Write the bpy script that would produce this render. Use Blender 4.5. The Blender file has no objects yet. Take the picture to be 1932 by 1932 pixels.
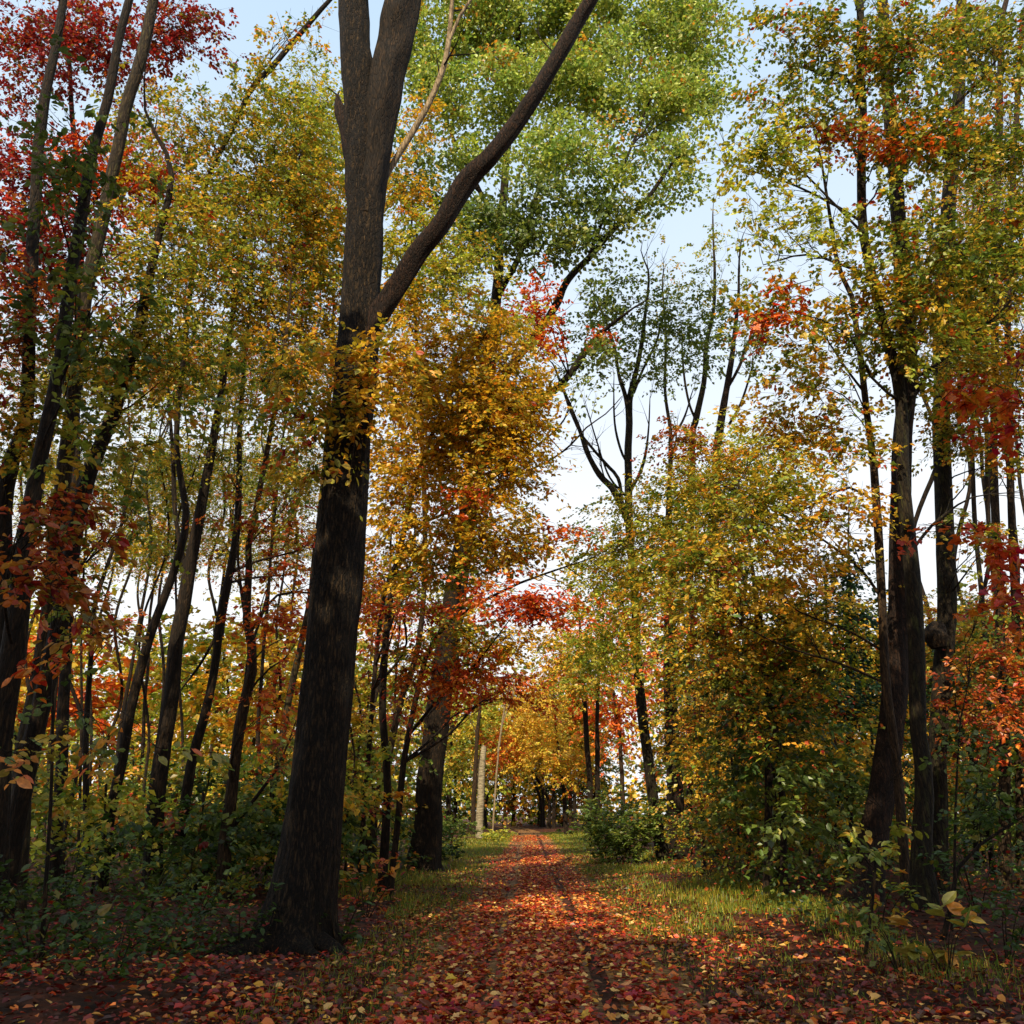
import bpy, math, random
import numpy as np
from mathutils import Matrix, Vector

rng = np.random.default_rng(7)
random.seed(7)
R = math.radians
sc = bpy.context.scene
COL = sc.collection

# ------------------------------------------------------------------ camera
CAM = np.array([0.0, 0.0, 1.6])
PITCH, YAW, REF, FPX = 19.0, 1.0, 1932.0, 1650.0
cd = bpy.data.cameras.new('camera')
cam = bpy.data.objects.new('camera', cd)
COL.objects.link(cam)
cam.location = CAM
cam.rotation_euler = (R(90 + PITCH), 0, R(YAW))
cd.sensor_width = 36.0
cd.lens = 36.0 * FPX / REF
cd.clip_start, cd.clip_end = 0.1, 3000
sc.camera = cam
sc.render.resolution_x = sc.render.resolution_y = 1024

# ------------------------------------------------------------------ sky, sun, exposure
SUN_EL, SUN_AZ = 42.0, 193.0            # azimuth clockwise from +Y: behind the camera, a little to its left
world = bpy.data.worlds.new('World')
sc.world = world
world.use_nodes = True
wn = world.node_tree
bg = wn.nodes['Background']
sky = wn.nodes.new('ShaderNodeTexSky')
sky.sky_type = 'NISHITA'
sky.sun_disc = False
sky.sun_elevation, sky.sun_rotation = R(SUN_EL), R(SUN_AZ)
sky.air_density, sky.dust_density, sky.ozone_density = 1.0, 3.0, 1.0
bg.inputs[1].default_value = 0.15
# thin bright veil of high haze over the blue, thickest towards the horizon all round
w_tc = wn.nodes.new('ShaderNodeTexCoord'); w_sx = wn.nodes.new('ShaderNodeSeparateXYZ'); w_mr = wn.nodes.new('ShaderNodeMapRange')
w_mr.inputs[1].default_value, w_mr.inputs[2].default_value, w_mr.inputs[3].default_value, w_mr.inputs[4].default_value = 0.15, 0.85, 0.97, 0.62
w_mx = wn.nodes.new('ShaderNodeMix'); w_mx.data_type = 'RGBA'
w_ve = wn.nodes.new('ShaderNodeMix'); w_ve.data_type = 'RGBA'
w_ve.inputs[6].default_value, w_ve.inputs[7].default_value = (4.9, 5.0, 5.1, 1), (3.3, 4.6, 5.8, 1)
w_m2 = wn.nodes.new('ShaderNodeMapRange'); w_m2.inputs[1].default_value, w_m2.inputs[2].default_value = 0.3, 0.85
wn.links.new(w_sx.outputs[2], w_m2.inputs[0]); wn.links.new(w_m2.outputs[0], w_ve.inputs[0]); wn.links.new(w_ve.outputs[2], w_mx.inputs[7])
wn.links.new(w_tc.outputs['Generated'], w_sx.inputs[0]); wn.links.new(w_sx.outputs[2], w_mr.inputs[0])
wn.links.new(w_mr.outputs[0], w_mx.inputs[0]); wn.links.new(sky.outputs[0], w_mx.inputs[6]); wn.links.new(w_mx.outputs[2], bg.inputs[0])
sd = bpy.data.lights.new('sun', 'SUN')
sun = bpy.data.objects.new('sun', sd)
COL.objects.link(sun)
sd.energy, sd.angle, sd.color = 5.0, R(0.53), (1.0, 0.86, 0.60)
to_sun = Vector((math.sin(R(SUN_AZ)) * math.cos(R(SUN_EL)), math.cos(R(SUN_AZ)) * math.cos(R(SUN_EL)), math.sin(R(SUN_EL))))
sun.rotation_euler = to_sun.to_track_quat('Z', 'Y').to_euler()
sun.location = (-20, -30, 60)
vs = sc.view_settings
vs.view_transform, vs.look, vs.exposure, vs.gamma, vs.use_curve_mapping = 'Standard', 'None', 0.60, 1.0, False
cy = sc.cycles
cy.max_bounces, cy.diffuse_bounces, cy.transmission_bounces, cy.glossy_bounces = 6, 4, 4, 2
cy.use_denoising = True

# ------------------------------------------------------------------ helpers: projection, noise
_p, _y = R(PITCH), R(YAW)
FWD = np.array([-math.sin(_y) * math.cos(_p), math.cos(_y) * math.cos(_p), math.sin(_p)])
RGT = np.array([math.cos(_y), math.sin(_y), 0.0])
UPV = np.cross(RGT, FWD)

def at(px, py, D):
    """World point on the plane y = D seen at the photo position (px, py)."""
    d = FWD + RGT * (px - 966) / FPX + UPV * (966 - py) / FPX
    return CAM + d * (D / d[1])

def axis_depth(p):
    return float(np.dot(np.asarray(p) - CAM, FWD))

def project(P):
    q = P - CAM
    z = np.maximum(q @ FWD, 1e-3)
    return 966 + FPX * (q @ RGT) / z, 966 - FPX * (q @ UPV) / z, q @ FWD

def _hash(ix, iy, iz, s):
    h = (ix * 374761393 + iy * 668265263 + iz * 2147483647 + s * 974634721) & 0xFFFFFFFF
    h = ((h ^ (h >> 13)) * 1274126177) & 0xFFFFFFFF
    return ((h ^ (h >> 16)) & 0xFFFF) / 65535.0

def noise3(P, s=0):
    P = np.asarray(P, float)
    i = np.floor(P).astype(np.int64)
    f = P - i
    f = f * f * (3 - 2 * f)
    r = 0
    for dx in (0, 1):
        for dy in (0, 1):
            for dz in (0, 1):
                w = (f[..., 0] if dx else 1 - f[..., 0]) * (f[..., 1] if dy else 1 - f[..., 1]) * (f[..., 2] if dz else 1 - f[..., 2])
                r = r + w * _hash(i[..., 0] + dx, i[..., 1] + dy, i[..., 2] + dz, s)
    return r

def n2(x, y, s=0):
    x, y = np.broadcast_arrays(np.asarray(x, float), np.asarray(y, float))
    return noise3(np.stack([x, y, np.zeros_like(x)], -1), s)

XC = 0.15
def path_centre(y):
    y = np.asarray(y, float)
    return XC - 0.0009 * np.maximum(y - 60, 0) ** 2

def ground_z(x, y):
    x, y = np.asarray(x, float), np.asarray(y, float)
    d = np.abs(x - path_centre(y))
    k = np.clip((d - 1.2) / 3.5, 0, 1)
    k = k * k * (3 - 2 * k)
    rut = -0.03 * np.exp(-((d - 0.62) / 0.22) ** 2)
    return rut + k * (0.05 + 0.22 * (n2(x * .35, y * .35, 3) - .4) + 0.08 * n2(x * 1.3, y * 1.3, 4))

def norm(v):
    return v / np.maximum(np.linalg.norm(v, axis=-1, keepdims=True), 1e-9)

def lin(c):
    c = np.asarray(c, float) / 255.0
    return np.where(c <= .04045, c / 12.92, ((c + .055) / 1.055) ** 2.4)

# ------------------------------------------------------------------ helpers: meshes and things
def mesh_from(name, V, faces, mat, cols=None, smooth=False):
    """faces: list of (n,k) index arrays. cols: per-vertex colour."""
    me = bpy.data.meshes.new(name)
    V = np.ascontiguousarray(V, np.float32)
    me.vertices.add(len(V))
    me.vertices.foreach_set('co', V.ravel())
    loops = np.concatenate([f.ravel() for f in faces]).astype(np.int32)
    tot = np.concatenate([np.full(len(f), f.shape[1], np.int32) for f in faces])
    start = np.concatenate([[0], np.cumsum(tot)[:-1]]).astype(np.int32)
    me.loops.add(len(loops))
    me.loops.foreach_set('vertex_index', loops)
    me.polygons.add(len(tot))
    me.polygons.foreach_set('loop_start', start)
    me.polygons.foreach_set('loop_total', tot)
    me.polygons.foreach_set('use_smooth', np.full(len(tot), smooth))
    me.update(calc_edges=True)
    if cols is not None:
        a = me.attributes.new('leaf_colour', 'FLOAT_COLOR', 'POINT')
        c4 = np.ones((len(V), 4), np.float32)
        c4[:, :3] = cols
        a.data.foreach_set('color', c4.ravel())
    me.materials.append(mat)
    return me

def link(name, me, parent=None, kind=None):
    o = bpy.data.objects.new(name, me)
    COL.objects.link(o)
    if parent is not None:
        o.parent = parent
    if kind:
        o['kind'] = kind
    return o

def thing(name, label, cat, loc, group=None):
    o = bpy.data.objects.new(name, None)
    COL.objects.link(o)
    o.empty_display_size = 0.3
    o.location = loc
    o['label'], o['category'] = label, cat
    if group:
        o['group'] = group
    return o

class Acc:
    def __init__(s):
        s.V, s.Q, s.T, s.n = [], [], [], 0
    def add(s, V, Q=None, T=None):
        if Q is not None: s.Q.append(np.asarray(Q) + s.n)
        if T is not None: s.T.append(np.asarray(T) + s.n)
        s.V.append(V); s.n += len(V)
    def mesh(s, name, mat, off=0, smooth=True):
        f = []
        if s.Q: f.append(np.concatenate(s.Q))
        if s.T: f.append(np.concatenate(s.T))
        return mesh_from(name, np.concatenate(s.V) - off, f, mat, smooth=smooth)

def spline(P, r, n):
    """Catmull-Rom through P (k,3) with radii r; n samples."""
    P, r = np.asarray(P, float), np.asarray(r, float)
    seg = np.concatenate([[0], np.cumsum(np.linalg.norm(np.diff(P, axis=0), axis=1))])
    u = np.linspace(0, seg[-1], n)
    i = np.clip(np.searchsorted(seg, u, side='right') - 1, 0, len(P) - 2)
    t = ((u - seg[i]) / np.maximum(seg[i + 1] - seg[i], 1e-9))[:, None]
    Pm = np.concatenate([[2 * P[0] - P[1]], P, [2 * P[-1] - P[-2]]])
    a, b, c, d = Pm[i], Pm[i + 1], Pm[i + 2], Pm[i + 3]
    q = .5 * (2 * b + (c - a) * t + (2 * a - 5 * b + 4 * c - d) * t ** 2 + (3 * b - a - 3 * c + d) * t ** 3)
    return q, np.interp(u, seg, r)

def tube(P, r, sides, rough=0.0, seed=0, bark=0.0, flare=0.0, cap=True):
    n = len(P)
    T = norm(np.gradient(P, axis=0))
    ref = np.array([0.0, 1.0, 0.0]) if abs(T[n // 2][1]) < .8 else np.array([1.0, 0, 0])
    A = norm(np.cross(T, ref)); B = np.cross(T, A)
    th = np.linspace(0, 2 * np.pi, sides, endpoint=False)
    c, s = np.cos(th), np.sin(th)
    rr = np.repeat(r[:, None], sides, 1)
    s_len = np.concatenate([[0], np.cumsum(np.linalg.norm(np.diff(P, axis=0), axis=1))])
    g = np.stack([np.repeat(c[None], n, 0) * 1.3 + 10, np.repeat(s[None], n, 0) * 1.3 + 10, np.repeat(s_len[:, None], sides, 1) * 1.1], -1)
    if rough:
        rr = rr * (1 + rough * (noise3(g * 1.4, seed) - .5) * 2)
    if bark:
        gg = g.copy(); gg[..., :2] = (gg[..., :2] - 10) * 5.2 + 40; gg[..., 2] *= 1.5
        gg[..., :2] += 1.4 * (noise3(np.stack([g[..., 0] * 2, g[..., 1] * 2, g[..., 2] * 3], -1), seed + 5) - .5)[..., None]
        ridge = 1 - np.abs(2 * noise3(gg, seed + 1) - 1)
        g3 = gg * 2.3
        ridge = ridge * .75 + .25 * noise3(g3, seed + 2)
        rr = rr + bark * (ridge - .6)
    if flare:
        z = P[:, 2] - P[0, 2]
        lob = 1 + .5 * np.cos(3 * th + seed) + .4 * np.cos(5 * th + 2 * seed)
        rr = rr * (1 + flare * np.exp(-np.maximum(z, 0) / .45)[:, None] * lob[None])
    V = P[:, None] + A[:, None] * (rr * c)[..., None] + B[:, None] * (rr * s)[..., None]
    V = V.reshape(-1, 3)
    i = np.arange(n - 1)[:, None] * sides; j = np.arange(sides)[None]; k = (j + 1) % sides
    Q = np.stack([i + j, i + k, i + sides + k, i + sides + j], -1).reshape(-1, 4)
    Tr = None
    if cap:
        V = np.concatenate([V, P[-1:] + T[-1:] * r[-1] * .6])
        jj = np.arange(sides)
        Tr = np.stack([(n - 1) * sides + jj, (n - 1) * sides + (jj + 1) % sides, np.full(sides, n * sides)], -1)
    return V, Q, Tr

def rods(S, E, r0, r1, sides=3, sag=0.0):
    """Many thin twigs S->E at once with one bend."""
    n = len(S)
    D = norm(E - S)
    A = norm(np.cross(D, np.array([.3, .5, .81]))); B = np.cross(D, A)
    th = np.linspace(0, 2 * np.pi, sides, endpoint=False)
    ring = A[:, None] * np.cos(th)[None, :, None] + B[:, None] * np.sin(th)[None, :, None]
    V = np.stack([S[:, None] + ring * np.reshape(r0, (-1, 1, 1)), E[:, None] + ring * np.reshape(r1, (-1, 1, 1))], 1).reshape(-1, 3)
    base = np.arange(n)[:, None, None] * sides * 2
    j = np.arange(sides); k = (j + 1) % sides
    q = np.stack([j, k, sides + k, sides + j], -1)
    return V, (base + q[None]).reshape(-1, 4)

# ------------------------------------------------------------------ materials
def new_mat(name):
    m = bpy.data.materials.new(name)
    m.use_nodes = True
    nt = m.node_tree
    nt.nodes.clear()
    out = nt.nodes.new('ShaderNodeOutputMaterial')
    return m, nt, out

def N(nt, t, **kw):
    n = nt.nodes.new(t)
    for k, v in kw.items():
        setattr(n, k, v)
    return n

def leaf_shader(nt, out, col_socket, trans=0.45, gloss=0.05):
    df = N(nt, 'ShaderNodeBsdfDiffuse'); tr = N(nt, 'ShaderNodeBsdfTranslucent'); gl = N(nt, 'ShaderNodeBsdfGlossy')
    gl.inputs['Roughness'].default_value = .45
    gl.inputs['Color'].default_value = (.8, .8, .8, 1)
    m1 = N(nt, 'ShaderNodeMixShader'); m2 = N(nt, 'ShaderNodeMixShader')
    m1.inputs[0].default_value = trans; m2.inputs[0].default_value = gloss
    L = nt.links.new
    L(col_socket, df.inputs[0]); L(col_socket, tr.inputs[0])
    L(df.outputs[0], m1.inputs[1]); L(tr.outputs[0], m1.inputs[2])
    L(m1.outputs[0], m2.inputs[1]); L(gl.outputs[0], m2.inputs[2])
    L(m2.outputs[0], out.inputs[0])

def make_foliage_mat(name='leaf', trans=0.45, gloss=0.05):
    m, nt, out = new_mat(name)
    a = N(nt, 'ShaderNodeAttribute', attribute_name='leaf_colour')
    leaf_shader(nt, out, a.outputs['Color'], trans, gloss)
    return m

def make_leaf_mat(name, rgb, trans=.4):
    m, nt, out = new_mat(name)
    oi = N(nt, 'ShaderNodeObjectInfo'); tc = N(nt, 'ShaderNodeTexCoord')
    no = N(nt, 'ShaderNodeTexNoise'); no.inputs['Scale'].default_value = 4.0
    hs = N(nt, 'ShaderNodeHueSaturation')
    hs.inputs['Color'].default_value = (*rgb, 1)
    mp = N(nt, 'ShaderNodeMapRange'); mp.inputs[3].default_value = .475; mp.inputs[4].default_value = .525
    nt.links.new(oi.outputs['Random'], mp.inputs[0]); nt.links.new(mp.outputs[0], hs.inputs['Hue'])
    mv = N(nt, 'ShaderNodeMapRange'); mv.inputs[1].default_value = .3; mv.inputs[2].default_value = .7; mv.inputs[3].default_value = .65; mv.inputs[4].default_value = 1.2
    nt.links.new(tc.outputs['Object'], no.inputs[0]); nt.links.new(no.outputs[0], mv.inputs[0]); nt.links.new(mv.outputs[0], hs.inputs['Value'])
    leaf_shader(nt, out, hs.outputs[0], trans)
    return m

def make_bark(name, dark, mid, light, scale=1.0, bump=.6, lichen=None, bands=False):
    if not bands and 'pale' not in name:
        dark, mid, light = [tuple(np.array(c) * k) for c, k in ((dark, .75), (mid, .74), (light, .86))]
    m, nt, out = new_mat(name)
    L = nt.links.new
    tc = N(nt, 'ShaderNodeTexCoord')
    mp = N(nt, 'ShaderNodeMapping')
    mp.inputs['Scale'].default_value = (9 * scale, 9 * scale, 1.6 * scale) if not bands else (2, 2, 14)
    L(tc.outputs['Object'], mp.inputs[0])
    n1 = N(nt, 'ShaderNodeTexNoise'); n1.inputs['Scale'].default_value = 1.6; n1.inputs['Detail'].default_value = 7; n1.inputs['Roughness'].default_value = .65; n1.inputs['Distortion'].default_value = .5
    L(mp.outputs[0], n1.inputs[0])
    vo = N(nt, 'ShaderNodeTexVoronoi', feature='DISTANCE_TO_EDGE'); vo.inputs['Scale'].default_value = 1.7
    L(mp.outputs[0], vo.inputs[0])
    cr = N(nt, 'ShaderNodeValToRGB')
    e = cr.color_ramp.elements
    e[0].position, e[0].color = .33, (*lin(dark), 1)
    e[1].position, e[1].color = .72, (*lin(light), 1)
    k = cr.color_ramp.elements.new(.52); k.color = (*lin(mid), 1)
    L(n1.outputs[0], cr.inputs[0])
    mul = N(nt, 'ShaderNodeMix', data_type='RGBA', blend_type='MULTIPLY')
    mul.inputs[0].default_value = .75 if not bands else .1
    vr = N(nt, 'ShaderNodeMapRange'); vr.inputs[2].default_value = .16; vr.inputs[3].default_value = .25
    L(vo.outputs[0], vr.inputs[0])
    L(cr.outputs[0], mul.inputs[6]); L(vr.outputs[0], mul.inputs[7])
    colr = mul.outputs[2]
    if lichen:
        n3 = N(nt, 'ShaderNodeTexNoise'); n3.inputs['Scale'].default_value = .8; n3.inputs['Detail'].default_value = 8; n3.inputs['Roughness'].default_value = .7
        L(mp.outputs[0], n3.inputs[0])
        r3 = N(nt, 'ShaderNodeMapRange'); r3.inputs[1].default_value = .53; r3.inputs[2].default_value = .66; r3.inputs[4].default_value = .7
        L(n3.outputs[0], r3.inputs[0])
        mx = N(nt, 'ShaderNodeMix', data_type='RGBA')
        mx.inputs[7].default_value = (*lin(lichen), 1)
        L(r3.outputs[0], mx.inputs[0]); L(colr, mx.inputs[6])
        colr = mx.outputs[2]
    bs = N(nt, 'ShaderNodeBsdfPrincipled')
    bs.inputs['Roughness'].default_value = .85
    bs.inputs['Specular IOR Level'].default_value = .2
    L(colr, bs.inputs['Base Color'])
    ad = N(nt, 'ShaderNodeMath', operation='MULTIPLY_ADD'); ad.inputs[1].default_value = .8
    L(vr.outputs[0], ad.inputs[0]); L(n1.outputs[0], ad.inputs[2])
    bp = N(nt, 'ShaderNodeBump'); bp.inputs['Strength'].default_value = bump; bp.inputs['Distance'].default_value = .03
    L(ad.outputs[0], bp.inputs['Height']); L(bp.outputs[0], bs.inputs['Normal'])
    L(bs.outputs[0], out.inputs[0])
    return m

BARK = {
    'oak': make_bark('furrowed_bark', (11, 7, 4), (31, 21, 12), (88, 63, 38), 3.2, 1.0, (84, 66, 42)),
    'dark': make_bark('dark_bark', (15, 10, 6), (42, 29, 17), (82, 60, 36), 1.8, .6),
    'brown': make_bark('brown_bark', (28, 19, 12), (70, 50, 31), (116, 88, 56), 1.8, .7),
    'grey': make_bark('grey_bark', (28, 21, 13), (62, 47, 29), (104, 82, 52), 1.8, .6, (74, 72, 38)),
    'moss': make_bark('mossy_bark', (17, 13, 7), (44, 33, 19), (78, 62, 36), 2.0, .7, (56, 58, 26)),
    'pale': make_bark('pale_dead_wood', (84, 68, 50), (140, 120, 94), (176, 158, 130), 1.8, .4),
    'birch': make_bark('birch_bark', (58, 48, 36), (136, 124, 100), (172, 160, 134), 1.0, .4, None, True),
    'red': make_bark('reddish_bark', (18, 12, 9), (50, 32, 22), (96, 64, 42), 2.4, .8),
}
LEAF = make_foliage_mat('leaf', .45, .04)
LITTER = make_foliage_mat('fallen_leaf', .12, .05)
GRASS = make_foliage_mat('grass_blade', .35, .03)

# palettes: (sRGB, weight)
PAL = {
    'gold':   [((220, 170, 40), 4), ((204, 164, 44), 3), ((170, 152, 42), 2.5), ((218, 136, 36), 1.1), ((136, 136, 40), 1.4), ((178, 74, 26), .2)],
    'olive':  [((168, 154, 42), 3), ((136, 142, 42), 3), ((200, 160, 44), 1.8), ((94, 116, 36), 2), ((200, 130, 38), .5)],
    'mix':    [((198, 166, 44), 3), ((152, 154, 46), 3), ((216, 156, 44), 1.8), ((100, 120, 40), 1.8), ((206, 96, 30), .45), ((150, 30, 18), .25)],
    'lime':   [((188, 184, 60), 3), ((158, 166, 54), 3), ((214, 186, 60), 1.8), ((122, 144, 46), 1.4)],
    'oak':    [((158, 168, 68), 4), ((136, 152, 60), 4), ((182, 188, 72), 2), ((106, 136, 52), 2), ((196, 136, 40), .25)],
    'green':  [((96, 114, 44), 4), ((116, 128, 48), 3), ((72, 90, 36), 2), ((140, 140, 46), .6)],
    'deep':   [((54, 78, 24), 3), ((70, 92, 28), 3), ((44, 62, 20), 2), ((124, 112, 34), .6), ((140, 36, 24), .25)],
    'orange': [((220, 110, 30), 4), ((204, 84, 26), 3), ((220, 140, 40), 2), ((170, 52, 24), 1)],
    'rust':   [((166, 66, 26), 2.5), ((184, 100, 34), 3), ((140, 40, 22), 1.5), ((170, 124, 40), 2), ((110, 108, 36), 1.5)],
    'red':    [((210, 86, 24), 4), ((180, 52, 18), 2.4), ((216, 106, 34), 2.4), ((130, 28, 16), 1), ((184, 144, 44), .9)],
    'crimson': [((140, 28, 28), 4), ((112, 20, 20), 3), ((166, 50, 34), 2), ((186, 98, 42), 1.3), ((120, 104, 38), 1.5)],
    'yellow': [((222, 186, 58), 4), ((206, 164, 50), 3), ((190, 176, 64), 2), ((222, 140, 44), 1)],
    'plant':  [((222, 136, 48), 3), ((150, 140, 52), 3), ((190, 150, 54), 1.5), ((110, 124, 46), 2)],
    'rich':   [((150, 150, 42), 3), ((112, 126, 38), 3), ((204, 164, 46), 2), ((84, 104, 34), 2.2), ((196, 92, 30), .35), ((140, 28, 18), .2)],
    'spruce': [((30, 62, 34), 3), ((38, 76, 40), 2), ((24, 50, 30), 2)],
}
PART_MATS = {k: [(np.array(c), make_leaf_mat('leaf_' + k, lin(c))) for c, w in v] for k, v in PAL.items()}

# ------------------------------------------------------------------ leaves
OVAL = (np.array([[0, 0, 0], [.3, .46, .10], [.68, .40, .07], [1, 0, -.10], [.68, -.40, .07], [.3, -.46, .10]]), [np.array([[0, 1, 2, 3], [0, 3, 4, 5]])])
DIAM = (np.array([[0, 0, 0], [.45, .55, .08], [1, 0, -.06], [.45, -.55, .08]]), [np.array([[0, 1, 2], [0, 2, 3]])])
TRI = (np.array([[0, .35, 0], [0, -.35, 0], [1, 0, 0]]), [np.array([[0, 1, 2]])])

def leaf_mesh_arrays(B, T, Nn, Ls, Ws, C, tmpl):
    tv, tf = tmpl
    T = norm(T); S = norm(np.cross(Nn, T)); U = np.cross(T, S)
    V = B[:, None] + T[:, None] * (tv[None, :, 0] * Ls[:, None])[..., None] + S[:, None] * (tv[None, :, 1] * Ws[:, None])[..., None] + U[:, None] * (tv[None, :, 2] * Ls[:, None])[..., None]
    k = len(tv)
    idx = np.arange(len(B))[:, None, None] * k
    return V.reshape(-1, 3), [(idx + f[None]).reshape(-1, f.shape[1]) for f in tf], np.repeat(C, k, 0)

def pick_cols(pal, n, grp=None, coher=.55):
    """Colour per leaf; leaves of one spray tend to share a colour."""
    cs = np.array([c for c, w in PAL[pal]], float); w = np.array([w for c, w in PAL[pal]], float); w /= w.sum()
    i = rng.choice(len(cs), n, p=w)
    if grp is not None:
        gi = rng.choice(len(cs), grp.max() + 1, p=w)
        use = rng.random(n) < coher
        i = np.where(use, gi[grp], i)
    c = lin(cs[i])
    c = c * (rng.normal(1, .17, (n, 1)).clip(.55, 1.5)) * rng.normal(1, .07, (n, 3)).clip(.8, 1.2)
    return c.clip(.002, .85), i

def in_ball(n, bias=.55):
    d = norm(rng.normal(size=(n, 3)))
    return d * (rng.random((n, 1)) ** bias)

def spray_leaves(c, rad, n, L, pal, per=16, axis=None, holes=.36, flat=.35, droop=.25, hard=False):
    """Leaves on flat little sprays spread through an ellipsoid."""
    K = max(3, int(n / per / max(.25, 1 - holes)))
    P = c + (in_ball(K, .4) if hard else (rng.normal(size=(K, 3)) * .58).clip(-1.4, 1.4)) * rad
    keep = noise3(P * (.9 / max(.35, min(rad) * .55)) + 31, int(rng.integers(1e6))) > holes * .95
    P = P[keep]
    if len(P) == 0: P = c[None].copy()
    K = len(P)
    ax = c if axis is None else axis
    out = P - ax; out[:, 2] *= .25
    d = norm(norm(out) + rng.normal(0, .55, (K, 3)) * [1, 1, .35])
    nn = norm(np.array([0, 0, 1]) + rng.normal(0, flat, (K, 3)))
    Ls = (.35 + .45 * rng.random(K)) * per / 16 * (L / .1) ** .7
    g = np.repeat(np.arange(K), per)
    m = len(g)
    t = rng.random(m)
    side = np.where(rng.random(m) < .5, 1, -1)[:, None]
    b = norm(np.cross(nn, d))[g]
    dd = d[g]
    base = P[g] + dd * ((t - .5) * Ls[g])[:, None] + rng.normal(0, .03 + .12 * L, (m, 3))
    base[:, 2] -= droop * (t ** 2) * Ls[g]
    ang = rng.normal(.95, .3, (m, 1))
    T = dd * np.cos(ang) + b * side * np.sin(ang) + np.array([0, 0, -1]) * np.abs(rng.normal(.25, .3, (m, 1)))
    Nn = norm(nn[g] + rng.normal(0, .45, (m, 3)))
    C, ci = pick_cols(pal, m, g)
    ln = L * rng.normal(1, .2, m).clip(.55, 1.5)
    return dict(B=base, T=norm(T), N=Nn, L=ln, W=ln * rng.normal(.62, .08, m), C=C, ci=ci, P=P - d * Ls[:, None] * .5, E=P + d * Ls[:, None] * .45 - np.array([0, 0, .25]) * Ls[:, None] * droop)

def clump_leaves(c, rad, n, L, pal, per=150, cr=.8):
    """Billowing clumps: leaves over the upper shells of many small balls."""
    K = max(3, int(n * .9 / per))
    P = c + in_ball(K, .45) * rad * 1.22
    g = np.repeat(np.arange(K), per); m = len(g)
    d = norm(rng.normal(size=(m, 3)) + np.array([0, 0, .7]))
    rr = cr * (.5 + .8 * rng.random(K))[g] * rng.random(m) ** .28
    base = P[g] + d * rr[:, None] * [1.15, 1.15, .7]
    T = norm(d + rng.normal(0, .6, (m, 3)))
    Nn = norm(d + np.array([0, 0, .6]) + rng.normal(0, .5, (m, 3)))
    C, ci = pick_cols(pal, m, g, .45)
    ln = L * rng.normal(1, .2, m).clip(.55, 1.5)
    return dict(B=base, T=T, N=Nn, L=ln, W=ln * .7, C=C, ci=ci, P=P, E=P)

# leaf outlines for the leaves that are objects of their own
def leaf_object_mesh(kind, mat):
    if kind == 'oval':
        o = [(0, 0), (.18, .2), (.42, .29), (.68, .24), (.88, .1), (1, 0)]
        pts = o + [(x, -y) for x, y in o[-2:0:-1]]
    else:                                                   # lobed maple leaf
        h = [(0, 0), (.02, .16), (-.02, .38), (.2, .34), (.22, .44), (.38, .56), (.46, .42), (.46, .24), (.6, .28), (.68, .2), (.72, .12), (1, 0)]
        pts = h + [(x, -y) for x, y in h[-2:0:-1]]
    V = np.array([[x, y, .22 * abs(y) - .14 * x * x + .02 * math.sin(9 * x)] for x, y in pts] + [[-.22, 0, .05]])
    n = len(pts); h2 = n // 2
    me = bpy.data.meshes.new('leaf')
    up = list(range(0, h2 + 1)); dn = [0] + list(range(n - 1, h2 - 1, -1))
    me.from_pydata([tuple(v) for v in V], [], [up[::-1], dn, ])
    # petiole
    bmv = [(-.22, -.008, .05), (-.22, .008, .05), (0.02, .012, 0), (0.02, -.012, 0)]
    me2 = bpy.data.meshes.new('leaf')
    me2.from_pydata([tuple(v) for v in V[:-1]] + bmv, [], [up[::-1], dn, [n, n + 1, n + 2, n + 3]])
    bpy.data.meshes.remove(me)
    me2.materials.append(mat)
    return me2
_leafcache = {}
def leaf_me(kind, pal, ci):
    k = (kind, pal, int(ci))
    if k not in _leafcache:
        _leafcache[k] = leaf_object_mesh(kind, PART_MATS[pal][int(ci)][1])
    return _leafcache[k]

def leaf_part(parent, origin, B, T, Nn, L, me):
    T = norm(T); S = norm(np.cross(Nn, T)); U = np.cross(T, S)
    o = bpy.data.objects.new('leaf', me)
    COL.objects.link(o)
    o.parent = parent
    b = B - origin
    o.matrix_local = Matrix(((T[0] * L, S[0] * L, U[0] * L, b[0]), (T[1] * L, S[1] * L, U[1] * L, b[1]), (T[2] * L, S[2] * L, U[2] * L, b[2]), (0, 0, 0, 1)))
    return o

# ------------------------------------------------------------------ trees
STAT = {'tris': 0, 'leaves': 0, 'parts': 0}

def px_line(pts, D, Dtop=None):
    """Photo outline of a stem -> world points and radii; the stem stands at depth D (its top at Dtop)."""
    P, r = [], []
    for i, (x, y, w) in enumerate(pts):
        d = D if Dtop is None else D + (Dtop - D) * i / (len(pts) - 1)
        p = at(x, y, d)
        P.append(p); r.append(w / 2 * axis_depth(p) / FPX)
    return np.array(P), np.array(r)

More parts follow.
